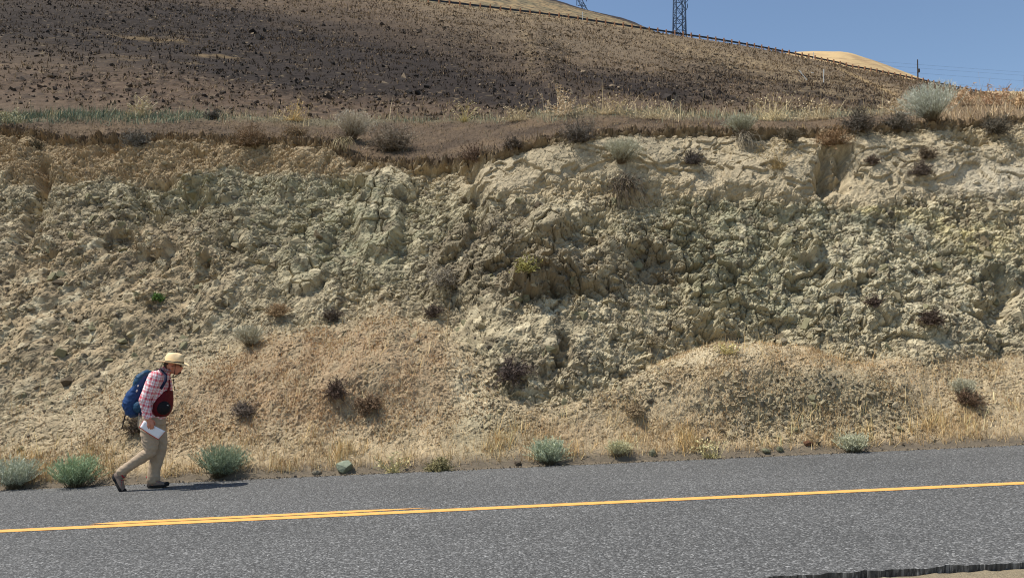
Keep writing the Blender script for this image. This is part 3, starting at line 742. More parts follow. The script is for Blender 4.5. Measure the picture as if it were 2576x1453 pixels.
# named boulders along the road edge
def boulder(px, py, w, h, colr, seed, label, dep=None):
    p_ = on_bank(px, py); s = w / F * p_[1] / 2
    v, f = hull_rock(seed, .9, 40)
    bm = bmesh.new(); vv = [bm.verts.new(q) for q in v]
    for q in f: bm.faces.new([vv[i] for i in q])
    bmesh.ops.subdivide_edges(bm, edges=bm.edges[:], cuts=3, use_grid_fill=True)
    V2 = np.array([q.co[:] for q in bm.verts]); bm.verts.index_update(); F2 = [[q.index for q in fc.verts] for fc in bm.faces]; bm.free()
    V2 = V2 * (1 + .10 * fbm(V2[:, 0] * 2 + V2[:, 2], V2[:, 1] * 2 - V2[:, 2], seed, 4))[:, None] * np.array([s, s * .8, h / F * p_[1] / 2 * 1.15])
    n_ = fbm(V2[:, 0] * 22 + V2[:, 1] * 9, V2[:, 2] * 22, seed + 3, 4)
    cc = np.tile(lin(colr), (len(V2), 1)) * (1 + .4 * n_)[:, None]
    F3 = [q for q in F2 if len(q) == 3]; F4 = [q for q in F2 if len(q) == 4]
    o = mesh_np("boulder", V2, [np.array(q, int).reshape(-1, k) for q, k in ((F3, 3), (F4, 4)) if q], m_rock, np.clip(cc, .01, .8))
    o.location = (p_[0], p_[1] + .02, p_[2] + h / F * p_[1] * .38)
    return tag(o, label, "rock", "rocks lying along the road edge")
boulder(868, 1186, 46, 34, (132, 138, 118), 31, "mottled grey lichened rock at the asphalt edge, right of the hiker")
boulder(795, 1190, 26, 13, (120, 112, 96), 32, "small flat dull rock beside the mottled lichened one")
boulder(1302, 1167, 22, 13, (86, 76, 64), 33, "small dark rock left of the round grey-green bush by the road")
boulder(1643, 1144, 20, 20, (120, 116, 92), 34, "upright greenish rock at the road edge beside pale grass")
boulder(1930, 1136, 26, 13, (112, 110, 88), 35, "wide flat greenish rock of the pair at the asphalt edge")
boulder(1963, 1133, 18, 17, (106, 106, 84), 36, "narrower upright rock of the pair at the asphalt edge")
boulder(2035, 1118, 24, 17, (104, 74, 54), 37, "reddish brown rock half buried in straw by the road")
# ------------------------------------------------------------------ plants
m_leaf = material("leaf", attr=True, rough=.85, spec=.15, vary=.12, vscale=30)
m_twig = material("twig", attr=True, rough=.95, spec=.1, vary=.25, vscale=60)
m_straw = material("straw", attr=True, rough=.8, spec=.15)

def ribbons(p0, d0, length, width, bend, r, seg=4, curl=0.0, taper=.25):
    """strips that start at p0 heading d0 and sag (bend < 0 droops); returns verts, quads, point grid"""
    n = len(p0); P = np.empty((n, seg + 1, 3)); P[:, 0] = p0; d = d0.copy()
    st = (length / seg)[:, None]
    for k in range(seg):
        d = d + r.normal(size=(n, 3)) * curl; d[:, 2] += np.broadcast_to(bend, n) / seg
        d /= np.linalg.norm(d, axis=1)[:, None]; P[:, k + 1] = P[:, k] + d * st
    side = np.cross(d0, r.normal(size=(n, 3))); side /= np.linalg.norm(side, axis=1)[:, None] + 1e-9
    wk = (1 - (1 - taper) * np.linspace(0, 1, seg + 1) ** 1.5)[None, :, None] * np.broadcast_to(width, n)[:, None, None] / 2
    Vv = np.stack([P - side[:, None] * wk, P + side[:, None] * wk], 2)          # n, seg+1, 2, 3
    b = (np.arange(n) * (seg + 1) * 2)[:, None] + (np.arange(seg) * 2)[None]
    Q = np.stack([b, b + 1, b + 3, b + 2], -1).reshape(-1, 4)
    return Vv.reshape(-1, 3), Q, P

def dirs(n, spread, r, az0=None, lean=(0, 0, 0)):
    th = np.abs(r.random(n)) ** .6 * R(spread); az = r.random(n) * 6.283
    d = np.stack([np.sin(th) * np.cos(az), np.sin(th) * np.sin(az), np.cos(th)], -1) + np.array(lean)
    return d / np.linalg.norm(d, axis=1)[:, None]

def colv(base, n, rep, r, var=.2, end=None, rows=None):
    c = lin(base)[None] * (1 + var * r.normal(size=(n, 1)))
    c = np.repeat(c, rep, 0)
    if end is not None:
        t = np.tile(np.repeat(np.linspace(0, 1, rows), 2), n)[:, None]; c = c * (1 - t) + lin(end) * t * (1 + .1 * r.normal(size=c.shape[:1])[:, None])
    return np.clip(c, .008, .85)

def join(parts):
    Vs, Qs, Cs, b = [], [], [], 0
    for v, q, c in parts:
        Vs.append(v); Qs.append(q + b); Cs.append(c); b += len(v)
    return np.concatenate(Vs), np.concatenate(Qs), np.concatenate(Cs)

def plant(kind, px, py, w, h, label, group, seed, colr=None, lift=0.0, name=None, cat="shrub"):
    p = on_bank(px, py); sc = p[1] / F
    W_, H_ = w * sc, h * sc
    r = np.random.default_rng(seed)
    e = empty(name or {"sage": "sagebrush", "dead": "dead_shrub", "roots": "exposed_roots", "straw": "grass_clump", "weed": "dry_weed", "live": "green_plant"}[kind], p, label, cat, group)
    lean = np.array([0, -.35, 0]) if py < 1050 and py > 300 else np.array([0, 0, 0])
    if kind == "sage":
        g1, g2 = [tuple(min(225, c * 1.12 + q) for c, q in zip(cc_, (34, 30, 26))) for cc_ in colr]
        W_ *= .9; H_ *= .92; n = int(170 + 230 * min(1, W_)); d = dirs(n, 54, r, lean=lean * .6 + r.normal(size=3) * [.12, .05, 0])
        p0 = r.normal(size=(n, 3)) * [W_ * .07, W_ * .05, .004]
        lobe = 1 + .22 * noise(d[:, 0] * 2.2 + seed, d[:, 1] * 2.2, seed); reach = H_ * lobe * (0.62 + .42 * r.random(n)) / np.maximum(d[:, 2], .62); reach = np.minimum(reach, np.hypot(W_ / 2, H_) * .98)
        v, q, P = ribbons(p0, d, reach, np.full(n, .0075), .25, r, 5, .13)
        k = 5; sv, sq = v, q
        mesh_np("stem", sv, sq, m_twig, colv((104, 88, 68), n, 12, r, .2, g1, 6), e)
        # leaves crowd the outer two thirds of each stem
        m = 26; t = .26 + .76 * r.random((n, m)); i = np.minimum((t * 5).astype(int), 4); f = (t * 5 - i)[..., None]
        a = np.take_along_axis(P, i[..., None], 1); b = np.take_along_axis(P, (i + 1)[..., None], 1); lp = (a + (b - a) * np.minimum(f, 1.15)).reshape(-1, 3)
        ld = np.repeat(d, m, 0) * .9 + r.normal(size=(n * m, 3)) * .6 + [0, 0, .35]; ld /= np.linalg.norm(ld, axis=1)[:, None]
        lv, lq, _ = ribbons(lp, ld, H_ * (.04 + .07 * r.random(n * m)) + .010, np.full(n * m, .0060), .1, r, 2, .05, .3)
        cc = colv(g1, n * m, 6, r, .16, g2, 3)
        mesh_np("foliage", lv, lq, m_leaf, cc, e)
    elif kind == "dead":
        base = colr or (84, 74, 66); n = int(60 + 90 * min(1, W_)); d = dirs(n, 80, r, lean=lean * 1.3)
        p0 = r.normal(size=(n, 3)) * [W_ * .10, W_ * .06, H_ * .05]
        ln_ = np.hypot(W_ * .5, H_ * .8) * (.45 + .55 * r.random(n))
        v, q, P = ribbons(p0, d, ln_, np.full(n, .012), -.15, r, 5, .28)
        mesh_np("branch", v, q, m_twig, colv(base, n, 12, r, .25), e)
        m = 22; i = r.integers(1, 5, (n, m)); f = r.random((n, m, 1)); a = np.take_along_axis(P, i[..., None], 1); b = np.take_along_axis(P, (i + 1)[..., None], 1)
        lp = (a + (b - a) * f).reshape(-1, 3); ld = dirs(n * m, 120, r, lean=(0, -.2, .2))
        lv, lq, _ = ribbons(lp, ld, W_ * (.05 + .10 * r.random(n * m)) + .01, np.full(n * m, .008), -.1, r, 2, .35, .5)
        tip = tuple(min(255, int(c * 1.45 + 8)) for c in base)
        mesh_np("twigs", lv, lq, m_twig, colv(base, n * m, 6, r, .35, tip, 3), e)
    elif kind == "roots":
        base = colr or (92, 80, 66); n = 110; p0 = r.normal(size=(n, 3)) * [W_ * .2, .03, H_ * .08] + [0, -.04, H_ * .4]
        d = np.stack([r.normal(size=n) * .5, -.5 - .5 * r.random(n), r.normal(size=n) * .35 + .25], -1); d /= np.linalg.norm(d, axis=1)[:, None]
        v, q, P = ribbons(p0, d, H_ * (.5 + .6 * r.random(n)), np.full(n, .013), -2.6, r, 7, .18)
        mesh_np("root", v, q, m_twig, colv(base, n, 16, r, .3), e)
        d = dirs(70, 80, r, lean=(0, -.4, 0)); v, q, P = ribbons(r.normal(size=(70, 3)) * [W_ * .14, .03, .03] + [0, -.03, H_ * .45], d, W_ * (.25 + .25 * r.random(70)), np.full(70, .009), -.2, r, 4, .25)
        mesh_np("twigs", v, q, m_twig, colv((128, 116, 100), 70, 10, r, .25), e)
    elif kind == "straw":
        base = colr or (206, 178, 122); n = int(26 + 60 * W_); d = dirs(n, 50, r, lean=lean * .3)
        v, q, P = ribbons(r.normal(size=(n, 3)) * [W_ * .22, W_ * .1, .01], d, H_ * (.6 + .5 * r.random(n)), np.full(n, .007), -.5, r, 5, .06, .6)
        pa = (v, q, colv(base, n, 12, r, .15))
        tipp = P[:, -1]; m = 3; lp = np.repeat(tipp, m, 0) + r.normal(size=(n * m, 3)) * .012; ld = dirs(n * m, 130, r)
        v, q, _ = ribbons(lp, ld, np.full(n * m, .035), np.full(n * m, .016), -.1, r, 2, .1, .5)
        pb = (v, q, colv(tuple(min(255, c + 16) for c in base), n * m, 6, r, .12))
        n2 = n * 3; d = dirs(n2, 75, r); v, q, _ = ribbons(r.normal(size=(n2, 3)) * [W_ * .25, W_ * .1, .01], d, H_ * (.15 + .3 * r.random(n2)), np.full(n2, .007), -.6, r, 3, .1, .3)
        v, q, c_ = join([pa, pb, (v, q, colv(base, n2, 8, r, .2))]); mesh_np("stalks", v, q, m_straw, c_, e)
    elif kind == "weed":
        base = colr or (214, 196, 164); n = int(14 + 16 * W_); d = dirs(n, 66, r)
        v, q, P = ribbons(r.normal(size=(n, 3)) * [W_ * .10, W_ * .06, .01], d, np.hypot(W_ * .45, H_) * (.55 + .45 * r.random(n)), np.full(n, .016), -.25, r, 6, .16, .5)
        pa = (v, q, colv(base, n, 14, r, .12))
        m = 26; i = r.integers(2, 6, (n, m)); f = r.random((n, m, 1)); a = np.take_along_axis(P, i[..., None], 1); b = np.take_along_axis(P, (i + 1)[..., None], 1)
        lp = (a + (b - a) * f).reshape(-1, 3); ld = dirs(n * m, 110, r)
        v, q, _ = ribbons(lp, ld, .03 + .07 * r.random(n * m), np.full(n * m, .014), -.3, r, 2, .3, .5)
        v, q, c_ = join([pa, (v, q, colv(base, n * m, 6, r, .18))]); mesh_np("branch", v, q, m_straw, c_, e)
    elif kind == "live":
        base = colr or (150, 152, 92); n = 70; d = dirs(n, 75, r, lean=(0, -.4, 0))
        v, q, P = ribbons(r.normal(size=(n, 3)) * [W_ * .12, .02, .02], d, np.hypot(W_ * .45, H_ * .7) * (.5 + .5 * r.random(n)), np.full(n, .008), -.1, r, 4, .15)
        mesh_np("stem", v, q, m_twig, colv((168, 156, 128), n, 10, r, .15), e)
        m = 16; i = r.integers(1, 4, (n, m)); a = np.take_along_axis(P, i[..., None], 1); b = np.take_along_axis(P, (i + 1)[..., None], 1)
        lp = (a + (b - a) * r.random((n, m, 1))).reshape(-1, 3); v, q, _ = ribbons(lp, dirs(n * m, 120, r, lean=(0, -.3, .2)), .02 + .03 * r.random(n * m), np.full(n * m, .014), -.2, r, 2, .2, .4)
        mesh_np("foliage", v, q, m_leaf, colv(base, n * m, 6, r, .2), e)
    return e

G1 = "grey-green sagebrush along the road edge"
plant("sage", 36, 1226, 96, 78, "pale grey-green sagebrush cut off by the left edge of the photo", G1, 1, ((118, 128, 106), (172, 182, 158)))
plant("sage", 190, 1223, 108, 78, "round green sagebrush behind the hiker's raised rear boot", G1, 2, ((94, 112, 82), (146, 166, 130)))
plant("sage", 550, 1198, 120, 80, "dense dark grey-green sagebrush just ahead of the walking hiker", G1, 3, ((82, 96, 74), (134, 150, 126)))
plant("sage", 1382, 1166, 84, 66, "round pale grey-green sagebrush alone near the middle of the road edge", G1, 4, ((112, 124, 98), (166, 178, 148)))
plant("sage", 2150, 1136, 110, 46, "wide low silvery sagebrush at the right of the road edge", G1, 5, ((140, 140, 112), (182, 180, 150)))
plant("sage", 1555, 1143, 64, 36, "low faded sagebrush right of the round one by the road", G1, 6, ((148, 142, 108), (178, 172, 138)))
plant("dead", 1103, 1180, 64, 38, "sparse half dry plant on the asphalt edge left of the round sagebrush", "small dry plants by the road", 7, (120, 112, 80))
plant("straw", 1788, 1150, 44, 44, "pale green and straw bunch grass growing from the asphalt edge", "small dry plants by the road", 8, (184, 172, 122), cat="grass")
plant("straw", 990, 1186, 30, 50, "thin upright grass bunch right of the mottled rock", "small dry plants by the road", 9, (190, 178, 126), cat="grass")
plant("dead", 2432, 1012, 52, 46, "dark brown dry shrub with a grey top on the right scree slope", "dead shrubs on the cut", 10, (92, 74, 58))
plant("sage", 2424, 992, 40, 44, "faded grey sagebrush growing over the dark shrub on the right scree", "sagebrush on the cut", 11, ((126, 124, 104), (160, 158, 136)))
G2 = "dead shrubs on the cut"
for k, a in enumerate([
    (1288, 945, 84, 76, "round dark dead shrub low in the middle of the cut, its shadow to the right", (78, 68, 62)),
    (848, 990, 52, 66, "narrow dark dead shrub on the orange straw slope", (82, 68, 58)),
    (615, 1036, 62, 40, "low grey dead shrub on bare soil right of the hiker's papers", (98, 88, 78)),
    (838, 800, 36, 50, "upright dark dead shrub above the orange straw slope", (80, 72, 64)),
    (1088, 790, 40, 36, "small dark dead shrub left of centre at the foot of the rubble", (76, 66, 58)),
    (1122, 712, 68, 58, "grey wiry shrub on the rubble below the dark tilted slab", (120, 112, 98)),
    (1452, 352, 72, 78, "dark grey shrub hanging over the lip left of the pale wall", (88, 82, 74)),
    (1740, 408, 42, 54, "dark shrub clinging alone to the middle of the pale wall", (74, 68, 64)),
    (345, 360, 62, 52, "dark grey shrub on the brown soil above the left slope", (96, 92, 84)),
    (637, 362, 84, 58, "brown dry shrub hanging from the left part of the lip", (112, 94, 74)),
    (985, 372, 132, 62, "wide grey-brown shrub patch on the grassy slope left of the pale wall", (112, 102, 88)),
    (1188, 402, 42, 66, "dark reddish shrub hanging over the shadowed notch in the lip", (94, 78, 66)),
    (1292, 372, 44, 34, "small dark shrub at the lip right of the shadowed notch", (80, 72, 64)),
    (2160, 322, 72, 78, "tall dark shrub hanging from the lip left of the big pale bush", (80, 74, 66)),
    (2256, 322, 72, 48, "wide dark shrub just left of the big pale bush", (90, 84, 74)),
    (2502, 330, 66, 66, "dark shrub hanging from the lip near the right edge of the photo", (82, 76, 66)),
    (2318, 436, 54, 40, "dark twiggy shrub on the whitest part of the wall", (84, 74, 66)),
    (2192, 412, 38, 22, "small dark twig cluster on the wall left of the whitest part", (84, 72, 62)),
    (2092, 362, 76, 62, "brown dry shrub above the vertical crack in the pale wall", (118, 96, 72)),
    (2336, 812, 48, 58, "dark upright dead shrub low on the right rubble", (72, 60, 52)),
    (2196, 768, 32, 30, "tiny dark dead shrub on the right rubble", (76, 64, 56)),
    (535, 294, 34, 28, "small dark shrub at the back of the bench on the left", (82, 78, 72)),
    (95, 368, 24, 34, "narrow dark plant under the far left lip", (88, 80, 64)),
    (700, 788, 52, 36, "dry brown twigs in the middle of the left slope", (132, 112, 86)),
    (352, 1078, 60, 66, "dark tangled roots in the hollow behind the hiker's legs", (74, 64, 54)),
    (930, 1026, 62, 40, "low brown dead shrub on the straw slope right of the narrow dark one", (104, 86, 68)),
    (1640, 862, 40, 30, "grey twig tuft at the top of the right scree fan", (136, 124, 100)),
    (1986, 350, 50, 40, "dark shrub under the lip right of the grey rooted one", (90, 82, 68)),
    (2330, 395, 46, 36, "dark twigs under the big pale bush's shadow", (92, 80, 66)),
    (745, 340, 60, 30, "flat dry shrub on the lip above the left rubble", (124, 108, 86)),
    (1600, 1040, 44, 30, "small grey-brown dead plant at the foot of the middle scree", (128, 112, 88)),
]):
    plant("dead", a[0], a[1], a[2], a[3], a[4], G2, 40 + k, a[5])
G3 = "sagebrush on the cut"
plant("sage", 1562, 408, 72, 66, "grey-green sagebrush on the pale wall above hanging roots", G3, 80, ((116, 116, 98), (164, 164, 144)))
plant("roots", 1570, 500, 110, 104, "large tangle of dark roots hanging down the pale wall", "exposed roots", 81, (84, 74, 62), cat="roots")
plant("sage", 886, 345, 74, 74, "grey wiry sagebrush standing on the lip above the cracked green block", G3, 82, ((120, 114, 100), (168, 162, 146)))
plant("roots", 868, 372, 60, 50, "pale bent roots under the grey sagebrush on the lip", "exposed roots", 83, (150, 136, 104), cat="roots")
plant("sage", 1866, 342, 72, 50, "grey sagebrush on the lip right of the lone wall shrub", G3, 84, ((104, 106, 90), (150, 152, 132)))
plant("roots", 1868, 365, 64, 64, "grey roots dangling below the lip sagebrush on the pale wall", "exposed roots", 85, (128, 118, 100), cat="roots")
plant("sage", 2346, 300, 100, 100, "largest pale silver-green sagebrush, standing at the right of the lip", G3, 86, ((128, 134, 116), (184, 188, 166)))
plant("sage", 627, 868, 42, 56, "small grey sagebrush alone on the left slope", G3, 87, ((124, 120, 102), (156, 154, 134)))
plant("live", 1325, 684, 62, 60, "yellow-green leafy plant with a white stem in the middle of the rubble", "green plants on the cut", 88, (168, 160, 96), cat="plant")
plant("live", 400, 752, 28, 18, "tiny fresh green weed on the left slope", "green plants on the cut", 89, (96, 122, 62), cat="plant")
plant("straw", 1958, 420, 54, 70, "straw coloured grass tuft drooping down the pale wall", "grass tufts on the cut", 90, (170, 148, 106), cat="grass")
plant("straw", 1830, 885, 40, 28, "thin yellowish grass tuft near the top of the right scree", "grass tufts on the cut", 91, (196, 180, 120), cat="grass")
G4 = "tall dry weeds on the bench"
for k, a in enumerate([
    ("weed", 355, 290, 84, 56, "pale curled dry weed standing on the left of the bench", (210, 194, 160)),
    ("weed", 1412, 288, 118, 72, "largest pale dead weed on the bench, above the middle of the cut", (218, 196, 164)),
    ("straw", 1535, 284, 104, 54, "straw clump with seed heads right of the largest pale weed", (204, 182, 142)),
    ("straw", 1945, 300, 96, 72, "arching straw clump with round seed heads left of the vertical crack", (212, 192, 148)),
    ("straw", 1640, 296, 110, 46, "wide low straw clump on the bench behind the lip", (194, 174, 136)),
    ("straw", 1166, 304, 14, 58, "single tall straw stalk on the bench", (206, 190, 136)),
    ("straw", 745, 300, 56, 52, "upright straw tuft on the left half of the bench", (200, 172, 116)),
    ("straw", 2060, 296, 120, 52, "loose straw clump with bent stalks right of the arching one", (202, 182, 144)),
    ("weed", 2420, 262, 90, 54, "pink-beige dry weed right of the largest sagebrush", (206, 176, 142)),
    ("weed", 2512, 262, 96, 58, "tallest reddish beige weed near the right edge of the bench", (190, 156, 124)),
    ("weed", 2262, 284, 80, 62, "pale fluffy weed left of the largest sagebrush", (206, 184, 150)),
    ("weed", 2568, 268, 60, 46, "beige dry weed cut off by the right edge of the photo", (204, 172, 132)),
    ("straw", 30, 306, 70, 34, "pale green-grey grass clump at the far left of the bench", (176, 170, 132)),
    ("straw", 1300, 300, 70, 40, "sandy straw clump left of the largest pale weed", (196, 176, 138)),
]):
    plant(a[0], a[1], a[2], a[3], a[4], a[5], G4, 120 + k, a[6], cat="weed" if a[0] == "weed" else "grass")

# ------------------------------------------------------------------ grass and litter nobody could count
def blades(name, pos, hgt, wid, cols, r, lean=.5, mat=m_straw):
    n = len(pos); az = r.random(n) * 6.283; L_ = np.abs(r.normal(size=n)) * lean
    d = np.stack([np.cos(az) * L_, np.sin(az) * L_, np.ones(n)], -1); d /= np.linalg.norm(d, axis=1)[:, None]
    d2 = d + np.stack([np.cos(az) * L_, np.sin(az) * L_, -.25 * L_], -1) * .8; d2 /= np.linalg.norm(d2, axis=1)[:, None]
    fa = r.random(n) * 3.14; s = np.stack([np.cos(fa), np.sin(fa), 0 * fa], -1) * wid[:, None] / 2
    m = pos + d * hgt[:, None] * .55; t = m + d2 * hgt[:, None] * .45
    Vv = np.stack([pos - s, pos + s, m - s * .8, m + s * .8, t], 1).reshape(-1, 3)
    b = np.arange(n)[:, None] * 5
    c = np.repeat(np.clip(cols, .01, .85), 5, 0)
    return tag(mesh_np(name, Vv, [np.concatenate([b, b + 1, b + 3, b + 2], 1), np.concatenate([b + 2, b + 3, b + 4], 1)], mat, c), kind="stuff")
def shades(n, r, *cs):
    c = np.array([lin(q) for q in cs]); return c[r.integers(0, len(c), n)] * (1 + .18 * r.normal(size=(n, 1)))
r_ = np.random.default_rng(77)
cl1 = sstep(-.2, .4, fbm(U * 1.4, V * 1.4, 701, 3)); cl2 = sstep(-.1, .4, fbm(U * 2.2, V * 2.2, 702, 3))
ve = V - V[iE]
parts_ = []
def addg(w, n, h, hs, wd, cols):
    i = pick(w, n, r_); hh = h * np.exp(hs * r_.normal(size=n)); parts_.append((BPf[i], hh, np.full(n, wd) * (.7 + .6 * r_.random(n)), cols(n)))
addg(scree * sstep(.0, .12, ve) * sstep(1.0, .1, ve) * (.25 + cl1), 13000, .085, .45, .006, lambda n: shades(n, r_, (200, 170, 122), (184, 152, 106), (216, 190, 144), (170, 140, 102)))
addg(scree * sstep(.02, .1, ve) * sstep(.9, .2, ve) * cl2 ** 2, 2600, .21, .35, .006, lambda n: shades(n, r_, (224, 194, 138), (206, 170, 112), (228, 204, 156)))
addg(scree * sstep(.2, .8, ve) * (.2 + cl1) * (.5 + blob(900, 940, 360, 160) + blob(600, 1040, 330, 110)), 30000, .030, .5, .007, lambda n: shades(n, r_, (172, 130, 86), (190, 150, 102), (148, 110, 76), (206, 176, 128)))
addg(scree * sstep(.2, .8, ve) * sstep(1200, 1500, wx) * (.3 + cl1), 22000, .034, .5, .006, lambda n: shades(n, r_, (196, 168, 122), (176, 146, 104), (214, 192, 148), (150, 126, 92)))
addg(scree * sstep(.2, .8, ve) * cl2, 500, .28, .4, .007, lambda n: shades(n, r_, (220, 196, 148), (200, 170, 118)))
addg(soilcap * sstep(1150, 800, wx) * (.2 + cl1), 9000, .04, .5, .007, lambda n: shades(n, r_, (158, 126, 88), (136, 110, 80), (182, 154, 112)))
addg(top * sstep(0, .1, V - vL) * (.3 + cl1), 16000, .045, .5, .008, lambda n: shades(n, r_, (134, 110, 80), (108, 90, 70), (158, 132, 94), (90, 76, 62)))
addg(np.exp(-((V - vL) / .10) ** 2) * (.2 + cl1), 5200, .075, .5, .009, lambda n: shades(n, r_, (112, 94, 72), (140, 116, 84), (86, 74, 60), (168, 142, 102)))
addg(top * sstep(-.02, .1, V - vL) * sstep(.1, .4, fbm(U * 2.6, V * 2.0, 703, 3) + .1), 9000, .07, .5, .008, lambda n: shades(n, r_, (136, 112, 82), (112, 94, 74), (90, 76, 62), (164, 140, 102), (120, 116, 92)))
crest = top * sstep(30, 5, PY - curve(PX, B_pts))
addg(crest * (.05 + cl2 ** 2), 2600, .20, .45, .010, lambda n: shades(n, r_, (198, 176, 134), (172, 150, 112), (150, 138, 110), (210, 192, 152)))
addg(crest * sstep(700, 300, wx) * (.3 + cl1), 7000, .15, .4, .012, lambda n: shades(n, r_, (104, 116, 96), (122, 134, 112), (92, 100, 82), (150, 150, 118)))
addg(crest * sstep(900, 1000, wx) * sstep(2300, 1900, wx) * cl1, 2200, .14, .4, .012, lambda n: shades(n, r_, (122, 128, 108), (134, 136, 112), (170, 154, 120)))
addg(top * sstep(2230, 2360, wx) * (.3 + cl2), 3600, .20, .45, .011, lambda n: shades(n, r_, (186, 160, 122), (164, 138, 106), (202, 180, 146)))
blades("dry_grass", *[np.concatenate([q[k] for q in parts_]) for k in range(4)], r_)

# dry leaves and dark crumbs along the asphalt edge
# hillside: stones and dry tufts
hv = (hx > -120) & (hx < 2700) & (hy < 330) & (hy > -60)
area = np.abs(np.gradient(HX, axis=1)) * np.abs(np.gradient(HY, axis=0)) * hv
def pickh(w, n):
    cw = np.cumsum((w * area / (HY + 20)).ravel()); return np.clip(np.searchsorted(cw, r_.random(n) * cw[-1]), 0, cw.size - 1)
HPf = np.stack([HX, HY, HZ2], -1).reshape(-1, 3); HCf = HC.reshape(-1, 3); Hd = np.clip(burn, 0, 1)
hn = fbm(HX * .3, HY * .5, 751, 3)
i = np.concatenate([pickh(rockz * sstep(-.3, .3, hn), 9000), pickh(.2 + rockz * .3, 4000)])
ss = np.minimum(.085 * np.exp(.5 * r_.normal(size=len(i))), .5) * (.6 + HPf[i, 1] / 160)
cc = np.where(r_.random((len(i), 1)) < .82, HCf[i] * .62 + .012, lin((128, 112, 92))[None]) * (.75 + .5 * r_.random((len(i), 1)))
tag(scatter("hillside_rubble", HPf[i] + [0, 0, .02], ss, np.clip(cc, .01, .6), r_), kind="stuff")
i = np.concatenate([pickh(.35 + .8 * (1 - Hd), 15000), pickh(Hd * .6 + .05, 6000)])
n = len(i); dist = HPf[i, 1]
i5 = np.repeat(i, 4); pp = HPf[i5] + r_.normal(size=(len(i5), 3)) * [.14, .14, 0] * (HPf[i5, 1:2] / 70)
hcol = np.where(Hd.ravel()[i5][:, None] > .5, shades(len(i5), r_, (60, 52, 46), (92, 76, 60), (46, 40, 38), (120, 100, 76)), shades(len(i5), r_, (126, 106, 80), (106, 88, 68), (148, 126, 96), (84, 72, 60)))
blades("hillside_grass", pp, (.10 + .22 * r_.random(len(i5))) * (.6 + pp[:, 1] / 140), .03 + .0006 * pp[:, 1], hcol, r_, .7)
# ------------------------------------------------------------------ guard rail, posts, pylons, poles, wires
m_post = material("weathered_post", lin((168, 122, 90)), rough=.9, vary=.3, vscale=3)
m_rail = material("weathered_rail", lin((50, 56, 64)), rough=.8, spec=.2, vary=.2, vscale=2)
m_white = material("white_plastic", lin((226, 224, 216)), rough=.6)
m_steel = material("galvanised_lattice", lin((74, 92, 116)), rough=.55, spec=.5)
m_wood = material("dark_pole_wood", lin((58, 50, 44)), rough=.9, vary=.3, vscale=4)
m_wire = material("wire", lin((60, 64, 72)), rough=.6)

def bar(bm, a, b, w, h=None):
    a, b = Vector(a), Vector(b); d = (b - a); l = d.length; d.normalize(); h = h or w
    up = Vector((0, 0, 1)) if abs(d.z) < .95 else Vector((0, 1, 0))
    s = d.cross(up).normalized() * w / 2; u = s.cross(d).normalized() * h / 2
    q = [[bm.verts.new(p + s * i + u * j) for i, j in ((-1, -1), (1, -1), (1, 1), (-1, 1))] for p in (a, b)]
    for k in range(4): bm.faces.new((q[0][k], q[0][(k + 1) % 4], q[1][(k + 1) % 4], q[1][k]))
    bm.faces.new(q[0][::-1]); bm.faces.new(q[1])
def bm_obj(name, bm, mat, parent=None, smooth=False):
    me = bpy.data.meshes.new(name); bmesh.ops.recalc_face_normals(bm, faces=bm.faces); bm.to_mesh(me); bm.free(); me.materials.append(mat)
    me.polygons.foreach_set("use_smooth", np.full(len(me.polygons), bool(smooth)))
    o = bpy.data.objects.new(name, me); COL.objects.link(o)
    if parent: o.parent = parent
    return o

# the rail stands on the crest of the hillside
G = HP[NRH - 1]                                    # crest line, from left to right
seg = np.concatenate([[0], np.cumsum(np.linalg.norm(np.diff(G, axis=0), axis=1))])
gpx = proj(G)[0]
s0 = np.interp(940, gpx, seg); s1 = np.interp(2600, gpx, seg)
def on_crest(s): return np.array([np.interp(s, seg, G[:, k]) for k in range(3)])
sp = 1.95; ns = int((s1 - s0) / sp)
g0 = on_crest(s0)
rail = empty("guard_rail", g0, "long low guard rail with brown posts along the top of the burnt hillside", "guard rail")
pm = bmesh.new(); bar(pm, (0, 0, -.4), (0, 0, .98), .26, .24)
bmesh.ops.bevel(pm, geom=pm.edges[:], offset=.015, segments=1, affect='EDGES')
post0 = bm_obj("post", pm, m_post, rail); bmk = bmesh.new(); bar(bmk, (0, .20, .44), (0, .20, .80), .14, .16); block0 = bm_obj("spacer_block", bmk, m_post, post0)
for k in range(min(ns, 98)):
    P = on_crest(s0 + sp * k) - g0
    if k == 0: o = post0
    else:
        o = post0.copy(); COL.objects.link(o); o.parent = rail
        c = block0.copy(); COL.objects.link(c); c.parent = o
    o.location = P; o.rotation_euler = (R(rng.normal() * 1.5), R(rng.normal() * 1.5), R(rng.normal() * 4))
    o.scale = (1, 1, 1 + .05 * rng.normal())
# corrugated beam: two ridges swept along the crest
prof = [(-.02, .46), (-.09, .52), (-.09, .58), (-.03, .65), (-.09, .72), (-.09, .78), (-.02, .84), (.01, .84), (-.01, .65), (.01, .46)]
ss_ = np.arange(s0 - 1, s0 + sp * min(ns, 98), .65); rows = np.stack([on_crest(s) for s in ss_]) - g0
tn = np.gradient(rows, axis=0); tn /= np.linalg.norm(tn, axis=1)[:, None]; nrm = np.stack([-tn[:, 1], tn[:, 0], 0 * tn[:, 0]], -1); nrm *= np.sign(nrm[:, 1:2] + 1e-9)
Vr = np.stack([rows + nrm * (.30 - a) + np.array([0, 0, z]) for a, z in prof + prof[:1]], 1)
mesh_np("beam", Vr.reshape(-1, 3), grid_faces(len(ss_), len(prof) + 1), m_rail, parent=rail)

